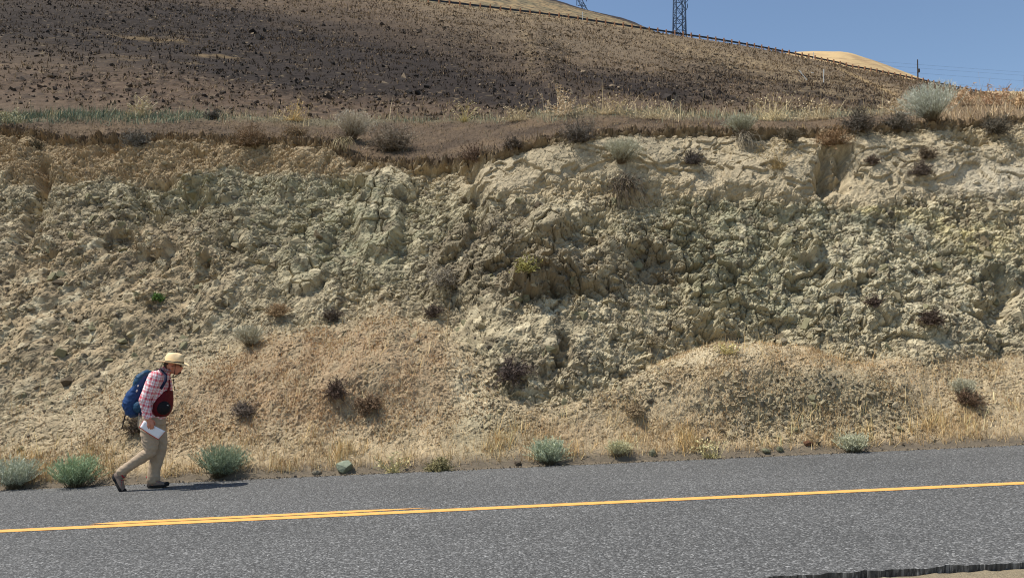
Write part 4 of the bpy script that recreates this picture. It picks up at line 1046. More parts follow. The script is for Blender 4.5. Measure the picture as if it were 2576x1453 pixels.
def marker(px, h, label, off=-.5):
    s = np.interp(px, gpx, seg); p = on_crest(s)
    e = empty("delineator_post", (p[0], p[1] + off, p[2] - .1), label, "marker post", "white marker posts on the hillside")
    b = bmesh.new(); bar(b, (0, 0, 0), (0, 0, h * .8), .11, .05); bm_obj("stake", b, m_white, e)
    b = bmesh.new(); bar(b, (0, 0, h * .8 + .003), (0, 0, h), .13, .06); bm_obj("reflector", b, m_white, e)
marker(1465, 1.75, "white marker post at the guard rail below the far lattice tower")
marker(2045, 1.55, "white marker post at the guard rail in front of the tan hill's top")
marker(2384, 1.7, "white marker post at the guard rail right of the dark utility pole")
def stake(px, py, length, tilt, label):
    k = np.argmin(np.hypot(hx - px, hy - py)); p = HPf[k]
    b = bmesh.new(); bar(b, (0, 0, -.1), (0, 0, length), .09, .05); bar(b, (0, -.05, length * .7), (0, -.05, length * .95), .14, .03)
    o = bm_obj("survey_stake", b, m_white); o.location = p; o.rotation_euler = (0, R(tilt), 0)
    tag(o, label, "marker post", "white marker posts on the hillside")
stake(2073, 211, 1.8, 1, "thin upright white stake on the burnt slope under the guard rail")
stake(2030, 202, 1.7, -38, "leaning white stake on the burnt slope left of the upright one")
for a, b_, w, lb in ((1480, 61, .34, "small white scrap lying on the slope below the guard rail, nearest the big lattice tower"), (2043, 184, .3, "small white scrap lying on the burnt slope under the tan hill"), (2408, 262, .3, "small white scrap on the slope behind the largest sagebrush")):
    k = np.argmin(np.hypot(hx - a, hy - b_)); v, f = ROCKS[5]
    o = mesh_np("litter_scrap", v * [w, w * .7, w * .5], f, m_white); o.location = HPf[k] + [0, 0, .1]
    tag(o, lb, "litter")

def lattice(name, px, py, depth, w0, w1, H, label, lean=0, arms=True, scale=1.0):
    """square steel lattice tower, foot at a picture point"""
    p = at_depth(px, py, depth)
    e = empty(name, p, label, "pylon", "steel lattice pylons"); t = .24 * scale
    lv = list(np.linspace(0, H, int(H / (w0 * .95)) + 1))
    def wd(z):
        k = z / H
        return w0 + (w1 - w0) * min(1, k * 1.3)
    cs = [(-1, -1), (1, -1), (1, 1), (-1, 1)]
    for c in cs:
        b = bmesh.new()
        for z0, z1 in zip(lv[:-1], lv[1:]):
            bar(b, (c[0] * wd(z0) / 2, c[1] * wd(z0) / 2, z0), (c[0] * wd(z1) / 2, c[1] * wd(z1) / 2, z1), t * 1.25)
        bm_obj("leg", b, m_steel, e)
    b = bmesh.new()
    for z0, z1 in zip(lv[:-1], lv[1:]):
        for k in range(4):
            c, d = cs[k], cs[(k + 1) % 4]; q = lambda c_, z: (c_[0] * wd(z) / 2, c_[1] * wd(z) / 2, z)
            bar(b, q(c, z0), q(d, z1), t * .62); bar(b, q(d, z0), q(c, z1), t * .62); bar(b, q(c, z1), q(d, z1), t * .62)
    bm_obj("bracing", b, m_steel, e)
    if arms:
        for z in (.62 * H, .76 * H, .9 * H):
            for sx_ in (-1, 1):
                b = bmesh.new(); L_ = w0 * 1.25
                for yy in (-.5, .5): bar(b, (sx_ * wd(z) / 2, yy * wd(z), z), (sx_ * (wd(z) / 2 + L_), 0, z + .3), t); bar(b, (sx_ * wd(z) / 2, yy * wd(z), z + 1.5), (sx_ * (wd(z) / 2 + L_), 0, z + .3), t * .8)
                bar(b, (sx_ * (wd(z) / 2 + L_), 0, z + .3), (sx_ * (wd(z) / 2 + L_), 0, z - 2.2), .22)
                bm_obj("cross_arm", b, m_steel, e)
    e.rotation_euler = (0, R(lean), R(8))
    return e
# near tower: stands beyond the crest; 27 px wide at 260 m
tw = lattice("lattice_tower", 1709, 108, 260, 3.6, 2.3, 44, "steel lattice pylon rising behind the guard rail, cut by the top of the photo", 1.0)
for (x, z0, z1) in ((-2.15, 3.0, 8.8), (2.2, 3.6, 9.2)):
    b = bmesh.new(); bar(b, (x, 0, z0), (x * .96, 0, z1), .34, .34); bar(b, (x, 0, z0 + .6), (x * .6, 0, z0 + .6), .12); bar(b, (x * .96, 0, z1 - .6), (x * .6, 0, z1 - .6), .12); bm_obj("side_rail", b, m_steel, tw)
for (x0, z0, x1, z1) in ((2.0, 10.8, 2.9, 12.6), (1.9, 13.6, 3.0, 15.0), (-1.9, 15.2, -3.0, 16.4)):
    b = bmesh.new(); bar(b, (x0, 0, z0), (x1, 0, z1), .22, .22); bar(b, (x1, 0, z1), (x1 - .1, 0, z1 + 1.2), .2, .2); bm_obj("antenna", b, m_steel, tw)

# far tower: only its splayed lower part shows over the ridge
p = at_depth(1466, 36, 420)
ft = empty("lattice_tower", p, "far lattice pylon half hidden by the ridge at the top of the photo", "pylon", "steel lattice pylons")
b = bmesh.new()
def fq(px, py): return at_depth(px, py, 420) - p
A, B_ = fq(1446, -20), fq(1482, 36)
for (a, c) in (((1420, -60), (1472, 34)), ((1432, -60), (1480, 30))):
    bar(b, fq(*a), fq(*c), .40)
bm_obj("leg", b, m_steel, ft)
b = bmesh.new()
for k in range(9):
    t0, t1 = k / 9, (k + 1) / 9
    l0 = fq(1420 + 52 * t0, -60 + 94 * t0); r1 = fq(1432 + 48 * t1, -60 + 90 * t1); r0 = fq(1432 + 48 * t0, -60 + 90 * t0)
    bar(b, l0, r1, .26); bar(b, l0, r0, .22)
bm_obj("bracing", b, m_steel, ft)
for (x, y0, y1, x2) in ((1451, -70, 14, 1451), (1464.5, 10, 40, 1464.5), (1475, -4, 4, 1475)):
    b = bmesh.new(); bar(b, fq(x, y0), fq(x2, y1), .40); bm_obj("leg", b, m_steel, ft)
b = bmesh.new(); bar(b, fq(1453, 14), fq(1475, 15), .22); bar(b, fq(1454, 16), fq(1464, 8), .2); bm_obj("cross_arm", b, m_steel, ft)

# utility pole behind the rail on the right
p = at_depth(2309, 199, 215)
up = empty("utility_pole", p, "dark wooden utility pole standing behind the guard rail on the right", "utility pole")
b = bmesh.new(); bmesh.ops.create_cone(b, cap_ends=True, segments=10, radius1=.20, radius2=.14, depth=7.0, matrix=Matrix.Translation((0, 0, 1.6))); bm_obj("pole", b, m_wood, up)
b = bmesh.new(); bmesh.ops.create_cone(b, cap_ends=True, segments=10, radius1=.30, radius2=.30, depth=.95, matrix=Matrix.Translation((.18, -.2, 2.3))); bm_obj("transformer", b, m_wood, up)
b = bmesh.new(); bar(b, (0, -.25, .6), (0, -.2, 2.0), .12); bm_obj("conduit", b, m_wood, up)
b = bmesh.new(); bmesh.ops.create_cone(b, cap_ends=True, segments=8, radius1=.16, radius2=.1, depth=.5, matrix=Matrix.Translation((0, 0, 5.3))); bm_obj("insulator", b, m_wood, up)
up.rotation_euler = (0, R(1.8), 0)
# thin far poles and a bare stick
for px, py, d, h, w, lb in ((1524.5, 102, 168, 1.6, .05, "thin bare stick on the ridge end left of the big lattice pylon"),):
    p = at_depth(px, py, d); b = bmesh.new(); bar(b, (0, 0, -.2), (.5, 0, h), w); bar(b, (.25, 0, h * .5), (-.05, 0, h * .8), w * .7); o = bm_obj("bare_stick", b, m_wood); o.location = at_depth(1524.5 + 0, 102, d); tag(o, lb, "stick")
# wires: run from beyond the near tower's line towards the right
for k, (a, m_, c) in enumerate(((1720, -40, 0), (0, 0, 0),)[:0]): pass
for k, (ya, yb, yc) in enumerate(((128, 163, 190), (140, 170, 198), (150, 184, 212), (196, 222, 262), (172, 205, 232))):
    pa, pb, pc = at_depth(1760, ya - 10, 330), at_depth(2420, yb + 12, 400), at_depth(3000, yc + 20, 480)
    t = np.linspace(0, 1, 60)[:, None]; q = (1 - t) ** 2 * pa + 2 * t * (1 - t) * pb + t * t * pc
    rr = .028; Vw = np.stack([q + o_ for o_ in (np.array([0, 0, rr]), np.array([0, rr, -rr * .6]), np.array([0, -rr, -rr * .6]), np.array([0, 0, rr]))], 1)
    tag(mesh_np("power_line", Vw.reshape(-1, 3), grid_faces(60, 4), m_wire), "faint thin wire crossing the sky on the right above the guard rail", "wire", "faint power lines in the sky")
# ------------------------------------------------------------------ the hiker
FOOT = on_road(397.3, 1228.5)
def PL(cx, cy, y=0.0):
    """metres in the hiker's own frame: x ahead, y away from the road, z up, from the front boot's ankle on the ground"""
    return np.array([(cx - 515) / 721.0 - .40 * y, y, (1350 - cy) / 721.0])     # he is seen a little from in front: the near side sits further ahead
def tube(bm, pts, n=20, cap=True):
    """closed tube through points (position, half depth a, half width b); a lies in the walking plane, b across it"""
    P = np.array([p[0] for p in pts], float); A = np.array([p[1] for p in pts]); B = np.array([p[2] for p in pts])
    if cap:
        t0 = (P[0] - P[1]); t0 /= np.linalg.norm(t0); t1 = P[-1] - P[-2]; t1 /= np.linalg.norm(t1)
        r0, r1 = min(A[0], B[0]), min(A[-1], B[-1])
        P = np.concatenate([[P[0] + t0 * r0 * .92, P[0] + t0 * r0 * .6], P, [P[-1] + t1 * r1 * .6, P[-1] + t1 * r1 * .92]])
        A = np.concatenate([[A[0] * .35, A[0] * .8], A, [A[-1] * .8, A[-1] * .35]]); B = np.concatenate([[B[0] * .35, B[0] * .8], B, [B[-1] * .8, B[-1] * .35]])
    T = np.gradient(P, axis=0); rings = []
    for k in range(len(P)):
        t = T[k] / (np.linalg.norm(T[k]) + 1e-9); s = np.array([0, 1.0, 0]); s = s - t * (s @ t)
        if np.linalg.norm(s) < .2: s = np.array([1.0, 0, 0]) - t * t[0]
        s /= np.linalg.norm(s); u = np.cross(t, s)
        rings.append([bm.verts.new(P[k] + u * A[k] * math.cos(w) + s * B[k] * math.sin(w)) for w in np.linspace(0, 2 * math.pi, n, endpoint=False)])
    for a, b in zip(rings[:-1], rings[1:]):
        for k in range(n): bm.faces.new((a[k], a[(k + 1) % n], b[(k + 1) % n], b[k]))
    bm.faces.new(rings[0][::-1]); bm.faces.new(rings[-1])
def ball(bm, c, r, rot=0.0, seg=20):
    M = Matrix.Translation(Vector(c)) @ Matrix.Rotation(rot, 4, 'Y') @ Matrix.Diagonal((*r, 1))
    bmesh.ops.create_uvsphere(bm, u_segments=seg, v_segments=max(8, seg // 2), radius=1, matrix=M)
def fused(name, bm, voxel, mat, parent, smooth=4, wrinkle=0.0, wscale=14, seed=1, crease=None):
    bmesh.ops.recalc_face_normals(bm, faces=bm.faces)
    me = bpy.data.meshes.new(name); bm.to_mesh(me); bm.free()
    o = bpy.data.objects.new(name, me); COL.objects.link(o)
    md = o.modifiers.new("r", 'REMESH'); md.mode = 'VOXEL'; md.voxel_size = voxel
    if smooth:
        sm_ = o.modifiers.new("s", 'SMOOTH'); sm_.iterations = smooth; sm_.factor = .5
    dg = bpy.context.evaluated_depsgraph_get(); dg.update()
    m2 = bpy.data.meshes.new_from_object(o.evaluated_get(dg)); o.modifiers.clear(); o.data = m2; bpy.data.meshes.remove(me); m2.name = name
    n = len(m2.vertices); co = np.empty(n * 3, np.float32); m2.vertices.foreach_get("co", co); co = co.reshape(-1, 3)
    if wrinkle:
        nr = np.empty(n * 3, np.float32); m2.vertices.foreach_get("normal", nr); nr = nr.reshape(-1, 3)
        w = fbm(co[:, 0] * wscale + co[:, 1] * wscale * .6, co[:, 2] * wscale * .9 - co[:, 1] * wscale * .4, seed, 3)
        w = 1 - np.abs(w) * 2.2
        if crease is not None: w = w + crease(co)
        co = co + nr * (w * wrinkle)[:, None]; m2.vertices.foreach_set("co", co.ravel())
    m2.polygons.foreach_set("use_smooth", np.ones(len(m2.polygons), bool)); m2.update()
    if not m2.materials: m2.materials.append(mat)
    else: m2.materials[0] = mat
    o.parent = parent; return o

m_skin = material("skin", lin((196, 128, 100)), rough=.55, spec=.35, vary=.12, vscale=30)
m_hair = material("dark_hair", lin((58, 42, 34)), rough=.7, vary=.3, vscale=80)
m_trou = material("khaki_trousers", lin((172, 152, 128)), rough=.9, vary=.10, vscale=14, bump=.25, bscale=220, bdist=.003)
m_hat = material("straw_hat", lin((236, 208, 160)), rough=.8, vary=.08, vscale=60, bump=.35, bscale=190, bdist=.004)
m_black = material("black_fabric", lin((26, 24, 26)), rough=.8, vary=.2, vscale=30)
m_red = material("dark_red_fabric", lin((92, 16, 24)), rough=.8, vary=.2, vscale=20)
m_blue = material("blue_pack_fabric", lin((24, 60, 108)), rough=.6, spec=.35, vary=.22, vscale=14, bump=.3, bscale=60, bdist=.01)
m_teal = material("teal_pack_fabric", lin((24, 66, 94)), rough=.6, spec=.35, vary=.22, vscale=14, bump=.3, bscale=60, bdist=.01)
m_navy = material("navy_webbing", lin((22, 30, 56)), rough=.8)
m_boot = material("grey_brown_suede", lin((128, 112, 100)), rough=.9, vary=.18, vscale=40)
m_sole = material("black_rubber", lin((34, 32, 32)), rough=.85)
m_bred = material("red_lining", lin((156, 36, 46)), rough=.8)
m_paper = material("white_paper", lin((236, 236, 240)), rough=.75)
m_cover = material("red_card", lin((196, 40, 40)), rough=.6)
m_lens = material("dark_lens", lin((14, 14, 16)), rough=.2, spec=.5)

def plaid():
    m = bpy.data.materials.new("red_white_plaid"); m.use_nodes = True
    nt = m.node_tree; N = nt.nodes; L = nt.links; p = N["Principled BSDF"]; p.inputs["Roughness"].default_value = .85; p.inputs["Specular IOR Level"].default_value = .2
    tc = N.new("ShaderNodeTexCoord"); mp = N.new("ShaderNodeMapping"); mp.inputs["Rotation"].default_value = (0, R(-20), 0); L.new(tc.outputs["Object"], mp.inputs[0])
    sp_ = N.new("ShaderNodeSeparateXYZ"); L.new(mp.outputs[0], sp_.inputs[0])
    def band(src, per, w, off=0.0):
        a = N.new("ShaderNodeMath"); a.operation = 'MULTIPLY_ADD'; L.new(src, a.inputs[0]); a.inputs[1].default_value = 1 / per; a.inputs[2].default_value = off
        f = N.new("ShaderNodeMath"); f.operation = 'FRACT'; L.new(a.outputs[0], f.inputs[0])
        c = N.new("ShaderNodeMath"); c.operation = 'LESS_THAN'; L.new(f.outputs[0], c.inputs[0]); c.inputs[1].default_value = w
        return c.outputs[0]
    xy = N.new("ShaderNodeMath"); xy.operation = 'MULTIPLY_ADD'; L.new(sp_.outputs[1], xy.inputs[0]); xy.inputs[1].default_value = 1.0; L.new(sp_.outputs[0], xy.inputs[2])
    b1 = band(xy.outputs[0], .074, .36); b2 = band(sp_.outputs[2], .084, .34, .2); t1 = band(xy.outputs[0], .074, .07, .42); t2 = band(sp_.outputs[2], .084, .06, .6)
    s1 = N.new("ShaderNodeMath"); s1.operation = 'ADD'; L.new(b1, s1.inputs[0]); L.new(b2, s1.inputs[1])
    s2 = N.new("ShaderNodeMath"); s2.operation = 'MAXIMUM'; L.new(t1, s2.inputs[0]); L.new(t2, s2.inputs[1])
    r = N.new("ShaderNodeValToRGB"); r.color_ramp.interpolation = 'CONSTANT'; e = r.color_ramp.elements
    e[0].color = (*lin((232, 224, 222)), 1); e[1].position = .4; e[1].color = (*lin((226, 164, 166)), 1); q = e.new(.9); q.color = (*lin((200, 88, 102)), 1)
    h = N.new("ShaderNodeMath"); h.operation = 'MULTIPLY'; L.new(s1.outputs[0], h.inputs[0]); h.inputs[1].default_value = .5; L.new(h.outputs[0], r.inputs[0])
    mx_ = N.new("ShaderNodeMix"); mx_.data_type = 'RGBA'; L.new(s2.outputs[0], mx_.inputs["Factor"]); L.new(r.outputs[0], mx_.inputs[6]); mx_.inputs[7].default_value = (*lin((206, 100, 114)), 1)
    L.new(mx_.outputs[2], p.inputs["Base Color"]); return m
m_plaid = plaid()

hik = empty("person", FOOT, "hiker in wide straw hat, red plaid shirt and khaki trousers walking along the road edge", "person")
# ---- body: one continuous surface
bm = bmesh.new()
tube(bm, [(PL(455, 735), .125, .15), (PL(472, 650), .115, .14), (PL(510, 500), .125, .15), (PL(535, 380), .12, .165), (PL(560, 310), .095, .15), (PL(590, 268), .062, .075), (PL(616, 246), .055, .06), (PL(640, 222), .058, .06)])
ball(bm, PL(652, 205), (.103, .078, .118), .12)                       # skull
ball(bm, PL(690, 254), (.062, .056, .066), .1)                         # jaw
ball(bm, PL(712, 277), (.026, .032, .022))                             # chin
ball(bm, PL(716, 242), (.030, .042, .045))                             # cheeks
tube(bm, [(PL(726, 215), .010, .011), (PL(738, 232), .013, .013), (PL(745, 242), .013, .017)], 10)   # nose
ball(bm, PL(730, 262), (.012, .026, .008))                             # lips
ball(bm, PL(724, 204), (.022, .055, .012))                             # brow
for s in (-1, 1):
    ball(bm, PL(641, 228, s * .078), (.018, .008, .032), .2, 12)       # ear
    ball(bm, PL(726, 217, s * .032), (.010, .012, .009), 0, 10)        # eye under the glasses
# right arm (near the road), hand and five fingers closing on the papers
def arm(sh, el, wr, ys):
    tube(bm, [(PL(*sh, ys[0]), .062, .058), (PL(*[(a * 2 + b) / 3 for a, b in zip(sh, el)], ys[0] * .6 + ys[1] * .4), .055, .05), (PL(*el, ys[1]), .043, .043), (PL(*[(a * 2 + b) / 3 for a, b in zip(el, wr)], ys[1] * .7 + ys[2] * .3), .044, .042), (PL(*wr, ys[2]), .029, .024)])
arm((497, 318), (398, 525), (436, 688), (-.19, -.26, -.255))
arm((520, 318), (490, 510), (545, 600), (.19, .24, .17))
tube(bm, [(PL(438, 690, -.255), .028, .022), (PL(446, 712, -.262), .040, .017), (PL(454, 736, -.266), .043, .016)], 14)
for k, (x0, x1, x2, l) in enumerate(((430, 426, 432, 0), (446, 444, 450, 6), (462, 463, 466, 5), (477, 481, 481, -3))):
    tube(bm, [(PL(x0, 730, -.268), .0098, .0098), (PL(x1, 750, -.278), .0095, .0095), (PL(x2, 768 + l * .6, -.272), .0088, .0088), (PL(x2 + 4, 780 + l, -.262), .0075, .0075)], 10)
tube(bm, [(PL(470, 706, -.25), .013, .012), (PL(487, 718, -.235), .0115, .0115), (PL(492, 738, -.226), .0095, .0095), (PL(488, 752, -.228), .008, .008)], 10)
# left hand, resting on the front pack
tube(bm, [(PL(544, 606, .168), .027, .02), (PL(567, 614, .155), .036, .016), (PL(584, 612, .14), .034, .015)], 12)
for k in range(4):
    tube(bm, [(PL(580 + k * 2, 598 + k * 9, .14), .0095, .0095), (PL(594 + k, 596 + k * 9, .12), .009, .009), (PL(594 - k, 598 + k * 9, .10), .008, .008)], 8)
tube(bm, [(PL(564, 596, .15), .012, .011), (PL(582, 582, .135), .010, .010), (PL(594, 576, .12), .0085, .0085)], 8)
# legs
RL = [(PL(450, 760, -.095), .09, .085), (PL(450, 870, -.10), .082, .075), (PL(458, 985, -.10), .060, .058), (PL(380, 1035, -.10), .058, .055), (PL(270, 1105, -.10), .05, .048), (PL(182, 1168, -.10), .035, .034), (PL(158, 1184, -.10), .033, .033)]
LL = [(PL(480, 760, .095), .09, .085), (PL(510, 870, .10), .082, .075), (PL(528, 980, .10), .060, .058), (PL(505, 1075, .10), .058, .055), (PL(485, 1180, .10), .048, .047), (PL(468, 1285, .10), .037, .036), (PL(470, 1318, .10), .045, .036)]
tube(bm, RL); tube(bm, LL)
body = fused("body", bm, .0065, m_skin, hik, 2)
# eyes, hair, glasses
def part(name, fn, mat, parent=hik, smooth=True):
    b = bmesh.new(); fn(b); return bm_obj(name, b, mat, parent, smooth)
def hairf(b):
    ball(b, PL(649, 206), (.108, .083, .121), .12, 28)
    kill = [v for v in b.verts if v.co.x > PL(628, 0)[0] + .35 * (v.co.z - PL(0, 225)[2]) or v.co.z < PL(0, 262)[2]]
    bmesh.ops.delete(b, geom=kill, context='VERTS')
    g_ = bmesh.ops.solidify(b, geom=b.faces[:], thickness=.006)
part("hair", hairf, m_hair)
def beardf(b):
    ball(b, PL(716, 281), (.023, .028, .020)); ball(b, PL(729, 254), (.010, .027, .006))
part("beard", beardf, m_hair)
def glassf(b):
    for s in (-1, 1):
        ball(b, PL(731, 217, s * .034), (.008, .027, .018), .1, 16)
        tube(b, [(PL(728, 213, s * .062), .004, .003), (PL(700, 213, s * .078), .004, .003), (PL(645, 215, s * .083), .004, .003)], 8)
    tube(b, [(PL(735, 213, -.02), .003, .003), (PL(736, 212, 0), .003, .003), (PL(735, 213, .02), .003, .003)], 8)
part("sunglasses", glassf, m_lens)

# ---- clothes
bm = bmesh.new()
tube(bm, [(PL(464, 672), .160, .176), (PL(470, 640), .160, .175), (PL(508, 520), .155, .182), (PL(528, 400), .150, .198), (PL(545, 325), .118, .180), (PL(575, 280), .078, .10), (PL(590, 262), .068, .078)])
for s, sh, el, wr, ys in ((-1, (497, 312), (398, 522), (432, 672), (-.185, -.262, -.255)), (1, (520, 312), (490, 510), (538, 590), (.185, .242, .18))):
    m1 = [(a * 2 + b) / 3 for a, b in zip(sh, el)]; m2_ = [(a + b * 2) / 3 for a, b in zip(sh, el)]; m3 = [(a + b) / 2 for a, b in zip(el, wr)]
    tube(bm, [(PL(*sh, ys[0]), .088, .078), (PL(*m1, ys[0] * .65 + ys[1] * .35), .082, .070), (PL(*m2_, ys[0] * .3 + ys[1] * .7), .072, .063), (PL(*el, ys[1]), .066, .060), (PL(*m3, ys[1] * .5 + ys[2] * .5), .058, .054), (PL(*wr, ys[2]), .047, .042)])
shirt = fused("shirt", bm, .009, m_plaid, hik, 5, .007, 11, 4)
def collar(b):
    # standing collar open at the throat
    n = 26; rings = []
    for z, k in ((0, 1.0), (.030, .96), (.050, 1.06), (.022, 1.22)):
        row = []
        for w in np.linspace(R(35), R(325), n):
            c = PL(592 + 8 * (z / .03), 270)
            row.append(b.verts.new((c[0] + math.cos(w) * .080 * k, math.sin(w) * .086 * k, c[2] + z + .018 * -math.cos(w))))
        rings.append(row)
    for a, d in zip(rings[:-1], rings[1:]):
        for k in range(n - 1): b.faces.new((a[k], a[k + 1], d[k + 1], d[k]))
    bmesh.ops.solidify(b, geom=b.faces[:], thickness=.004)
part("collar", collar, m_plaid)
def cuff(b):
    tube(b, [(PL(431, 664, -.256), .050, .045), (PL(437, 690, -.256), .047, .041)], 20, cap=False)
part("cuff", cuff, m_plaid)
bm = bmesh.new()
tube(bm, [(PL(463, 655), .155, .165), (PL(456, 700), .165, .182), (PL(458, 760), .160, .185), (PL(468, 800), .13, .15)])
def tr(pts): tube(bm, pts)
tr([(PL(440, 745, -.095), .115, .098), (PL(440, 850, -.10), .106, .095), (PL(450, 945, -.10), .092, .085), (PL(448, 1000, -.10), .078, .078), (PL(385, 1040, -.10), .070, .070), (PL(300, 1093, -.10), .061, .062), (PL(225, 1143, -.10), .058, .058), (PL(182, 1172, -.10), .060, .056)])
tr([(PL(492, 745, .095), .112, .098), (PL(512, 850, .10), .106, .095), (PL(524, 945, .10), .100, .085), (PL(519, 1010, .10), .092, .078), (PL(500, 1075, .10), .084, .074), (PL(482, 1165, .10), .075, .066), (PL(471, 1240, .10), .078, .066), (PL(470, 1272, .10), .080, .066)])
def folds(co):
    # bunching behind the right knee and at the hems
    k = np.exp(-(((co[:, 0] - PL(450, 0)[0]) / .09) ** 2 + ((co[:, 2] - PL(0, 960)[2]) / .10) ** 2)) * (co[:, 1] < 0)
    w_ = fbm(co[:, 0] * 9, co[:, 2] * 9, 61, 2)
    k2 = .5 * np.sin((co[:, 2] + .5 * co[:, 0] + .06 * w_) * 75) * sstep(-.1, .4, fbm(co[:, 0] * 6 + 3, co[:, 2] * 5, 62, 2))
    return k * .55 * np.sin((co[:, 2] + co[:, 0] * .55 + .05 * w_) * 120) + k2
fused("trousers", bm, .009, m_trou, hik, 4, .0075, 9, 9, folds)

# ---- hat
hat = None
def hatf(b):
    n = 48; rings = []
    def ring(c, a, w, fn=None):
        row = []
        for t in np.linspace(0, 2 * math.pi, n, endpoint=False):
            x, y, z = math.cos(t) * a, math.sin(t) * w, 0.0
            if fn: x, y, z = fn(x, y, z, t)
            row.append(b.verts.new((c[0] + x, c[1] + y, c[2] + z)))
        rings.append(row)
    tilt = lambda x: -.155 * x
    def brim(x, y, z, t): return x, y, tilt(x) - .020 * max(0, math.cos(t)) ** 2 * (abs(x) / .22) ** 2 + .020 * (abs(y) / .19) ** 2
    c = PL(650, 187)
    ring(c + [0, 0, -.006], .112, .094, brim)
    for a, w in ((.15, .13), (.19, .165), (.222, .190)): ring(c + [0, 0, -.006], a, w, brim)
    ring(c + [0, 0, .002], .225, .192, brim)
    for a, w in ((.19, .166), (.15, .132)): ring(c + [0, 0, .002], a, w, brim)
    cc = PL(671, 184)
    for z, a, w, dx in ((.006, .119, .100, 0), (.03, .119, .099, 0), (.06, .116, .094, .001), (.085, .111, .086, .002), (.105, .101, .076, .003), (.120, .086, .062, .003), (.128, .066, .044, .002)):
        def cr_(x, y, z_, t, z=z):
            pinch = .26 * sstep(.05, .11, z) * math.exp(-((x - .06) / .035) ** 2)
            return x, y * (1 - pinch), tilt(x) * (1 - .5 * z / .13) - .006 * sstep(.1, .13, z) * (x > 0) * x / .08
        ring(cc + [dx, 0, z], a, w, cr_)
    # creased top
    def top_(x, y, z_, t): return x, y, tilt(x) * .5 - .020
    ring(cc + [.002, 0, .128], .050, .022, top_)
    for a, d in zip(rings[:-1], rings[1:]):
        for k in range(n): b.faces.new((a[k], a[(k + 1) % n], d[(k + 1) % n], d[k]))
    b.faces.new(rings[-1]); b.faces.new(rings[0][::-1])
hat = part("straw_hat", hatf, m_hat)
def bandf(b):
    n = 48; rings = []; cc = PL(671, 184)
    for z, k in ((.004, 1.0), (.004, 1.022), (.019, 1.022), (.019, 1.0)):
        rings.append([b.verts.new((cc[0] + math.cos(t) * .119 * k, math.sin(t) * .1005 * k, cc[2] + z - .155 * math.cos(t) * .119)) for t in np.linspace(0, 2 * math.pi, n, endpoint=False)])
    for a, d in zip(rings[:-1], rings[1:]):
        for k in range(n): b.faces.new((a[k], a[(k + 1) % n], d[(k + 1) % n], d[k]))
part("hat_band", bandf, m_black, hat)
def cordf(b):
    for s in (-1, 1):
        tube(b, [(PL(678, 194, s * .092), .0035, .0035), (PL(677, 240, s * .080), .0035, .0035), (PL(668, 298, s * .050), .0035, .0035), (PL(655, 312, s * .02), .0035, .0035)], 8)
    tube(b, [(PL(655, 310, -.02), .004, .004), (PL(660, 345, -.04), .005, .005), (PL(664, 395, -.05), .004, .004), (PL(672, 445, -.05), .0045, .0045)], 8)
    tube(b, [(PL(628, 326, -.05), .0045, .0045), (PL(672, 318, -.06), .0045, .0045), (PL(715, 292, -.035), .0045, .0045)], 8)
    ball(b, PL(662, 350, -.042), (.010, .010, .012), 0, 10); ball(b, PL(669, 415, -.05), (.008, .008, .012), 0, 10)
part("chin_cord", cordf, m_black)

# ---- boots: heel at the origin, toe along +x
def boot(at_, rot, y):
    b = bmesh.new()
    tube(b, [((.035, 0, .055), .040, .036), ((.09, 0, .058), .046, .040), ((.15, 0, .050), .038, .044), ((.21, 0, .040), .026, .046), ((.258, 0, .036), .020, .036)])
    tube(b, [((.055, 0, .06), .052, .040), ((.058, 0, .10), .056, .043), ((.060, 0, .128), .060, .046)])
    o = fused("boot", b, .006, m_boot, hik, 3)
    def solef(q):
        n = 36; rows = []
        for z, k in ((0.0, .95), (.006, 1.0), (.026, 1.0), (.030, .94)):
            row = []
            for t in np.linspace(0, 2 * math.pi, n, endpoint=False):
                x = .146 + .146 * math.cos(t); wd_ = .040 + .010 * math.exp(-((x - .21) / .06) ** 2) - .008 * math.exp(-((x - .11) / .04) ** 2)
                y_ = math.sin(t) * wd_ * (1.25 if abs(math.cos(t)) > .5 else 1.05)
                row.append(q.verts.new((.146 + .146 * math.cos(t) * k, y_ * k, z + .012 * sstep(.24, .30, x) + .010 * sstep(.03, .0, x))))
            rows.append(row)
        for a, d in zip(rows[:-1], rows[1:]):
            for k in range(n): q.faces.new((a[k], a[(k + 1) % n], d[(k + 1) % n], d[k]))
        q.faces.new(rows[0][::-1]); q.faces.new(rows[-1])
    part("sole", solef, m_sole, o)
    part("toe_cap", lambda q: ball(q, (.258, 0, .040), (.036, .041, .026), 0, 18), m_sole, o)
    def lin_(q):
        tube(q, [((.056, 0, .126), .063, .049), ((.058, 0, .142), .060, .046)], 20, cap=False)
        for k in range(4): tube(q, [((.125 + .02 * k, -.036, .088 - .009 * k), .004, .004), ((.130 + .02 * k, 0, .096 - .010 * k), .004, .004), ((.125 + .02 * k, .036, .088 - .009 * k), .004, .004)], 6)
    part("laces", lin_, m_bred, o)
    o.location = at_; o.rotation_euler = (0, rot, 0); o.location.y = y
    return o
boot(Vector(PL(408, 1347, .10)), R(-1.0), .10)
boot(Vector(PL(90, 1200, -.10)), R(60), -.10)

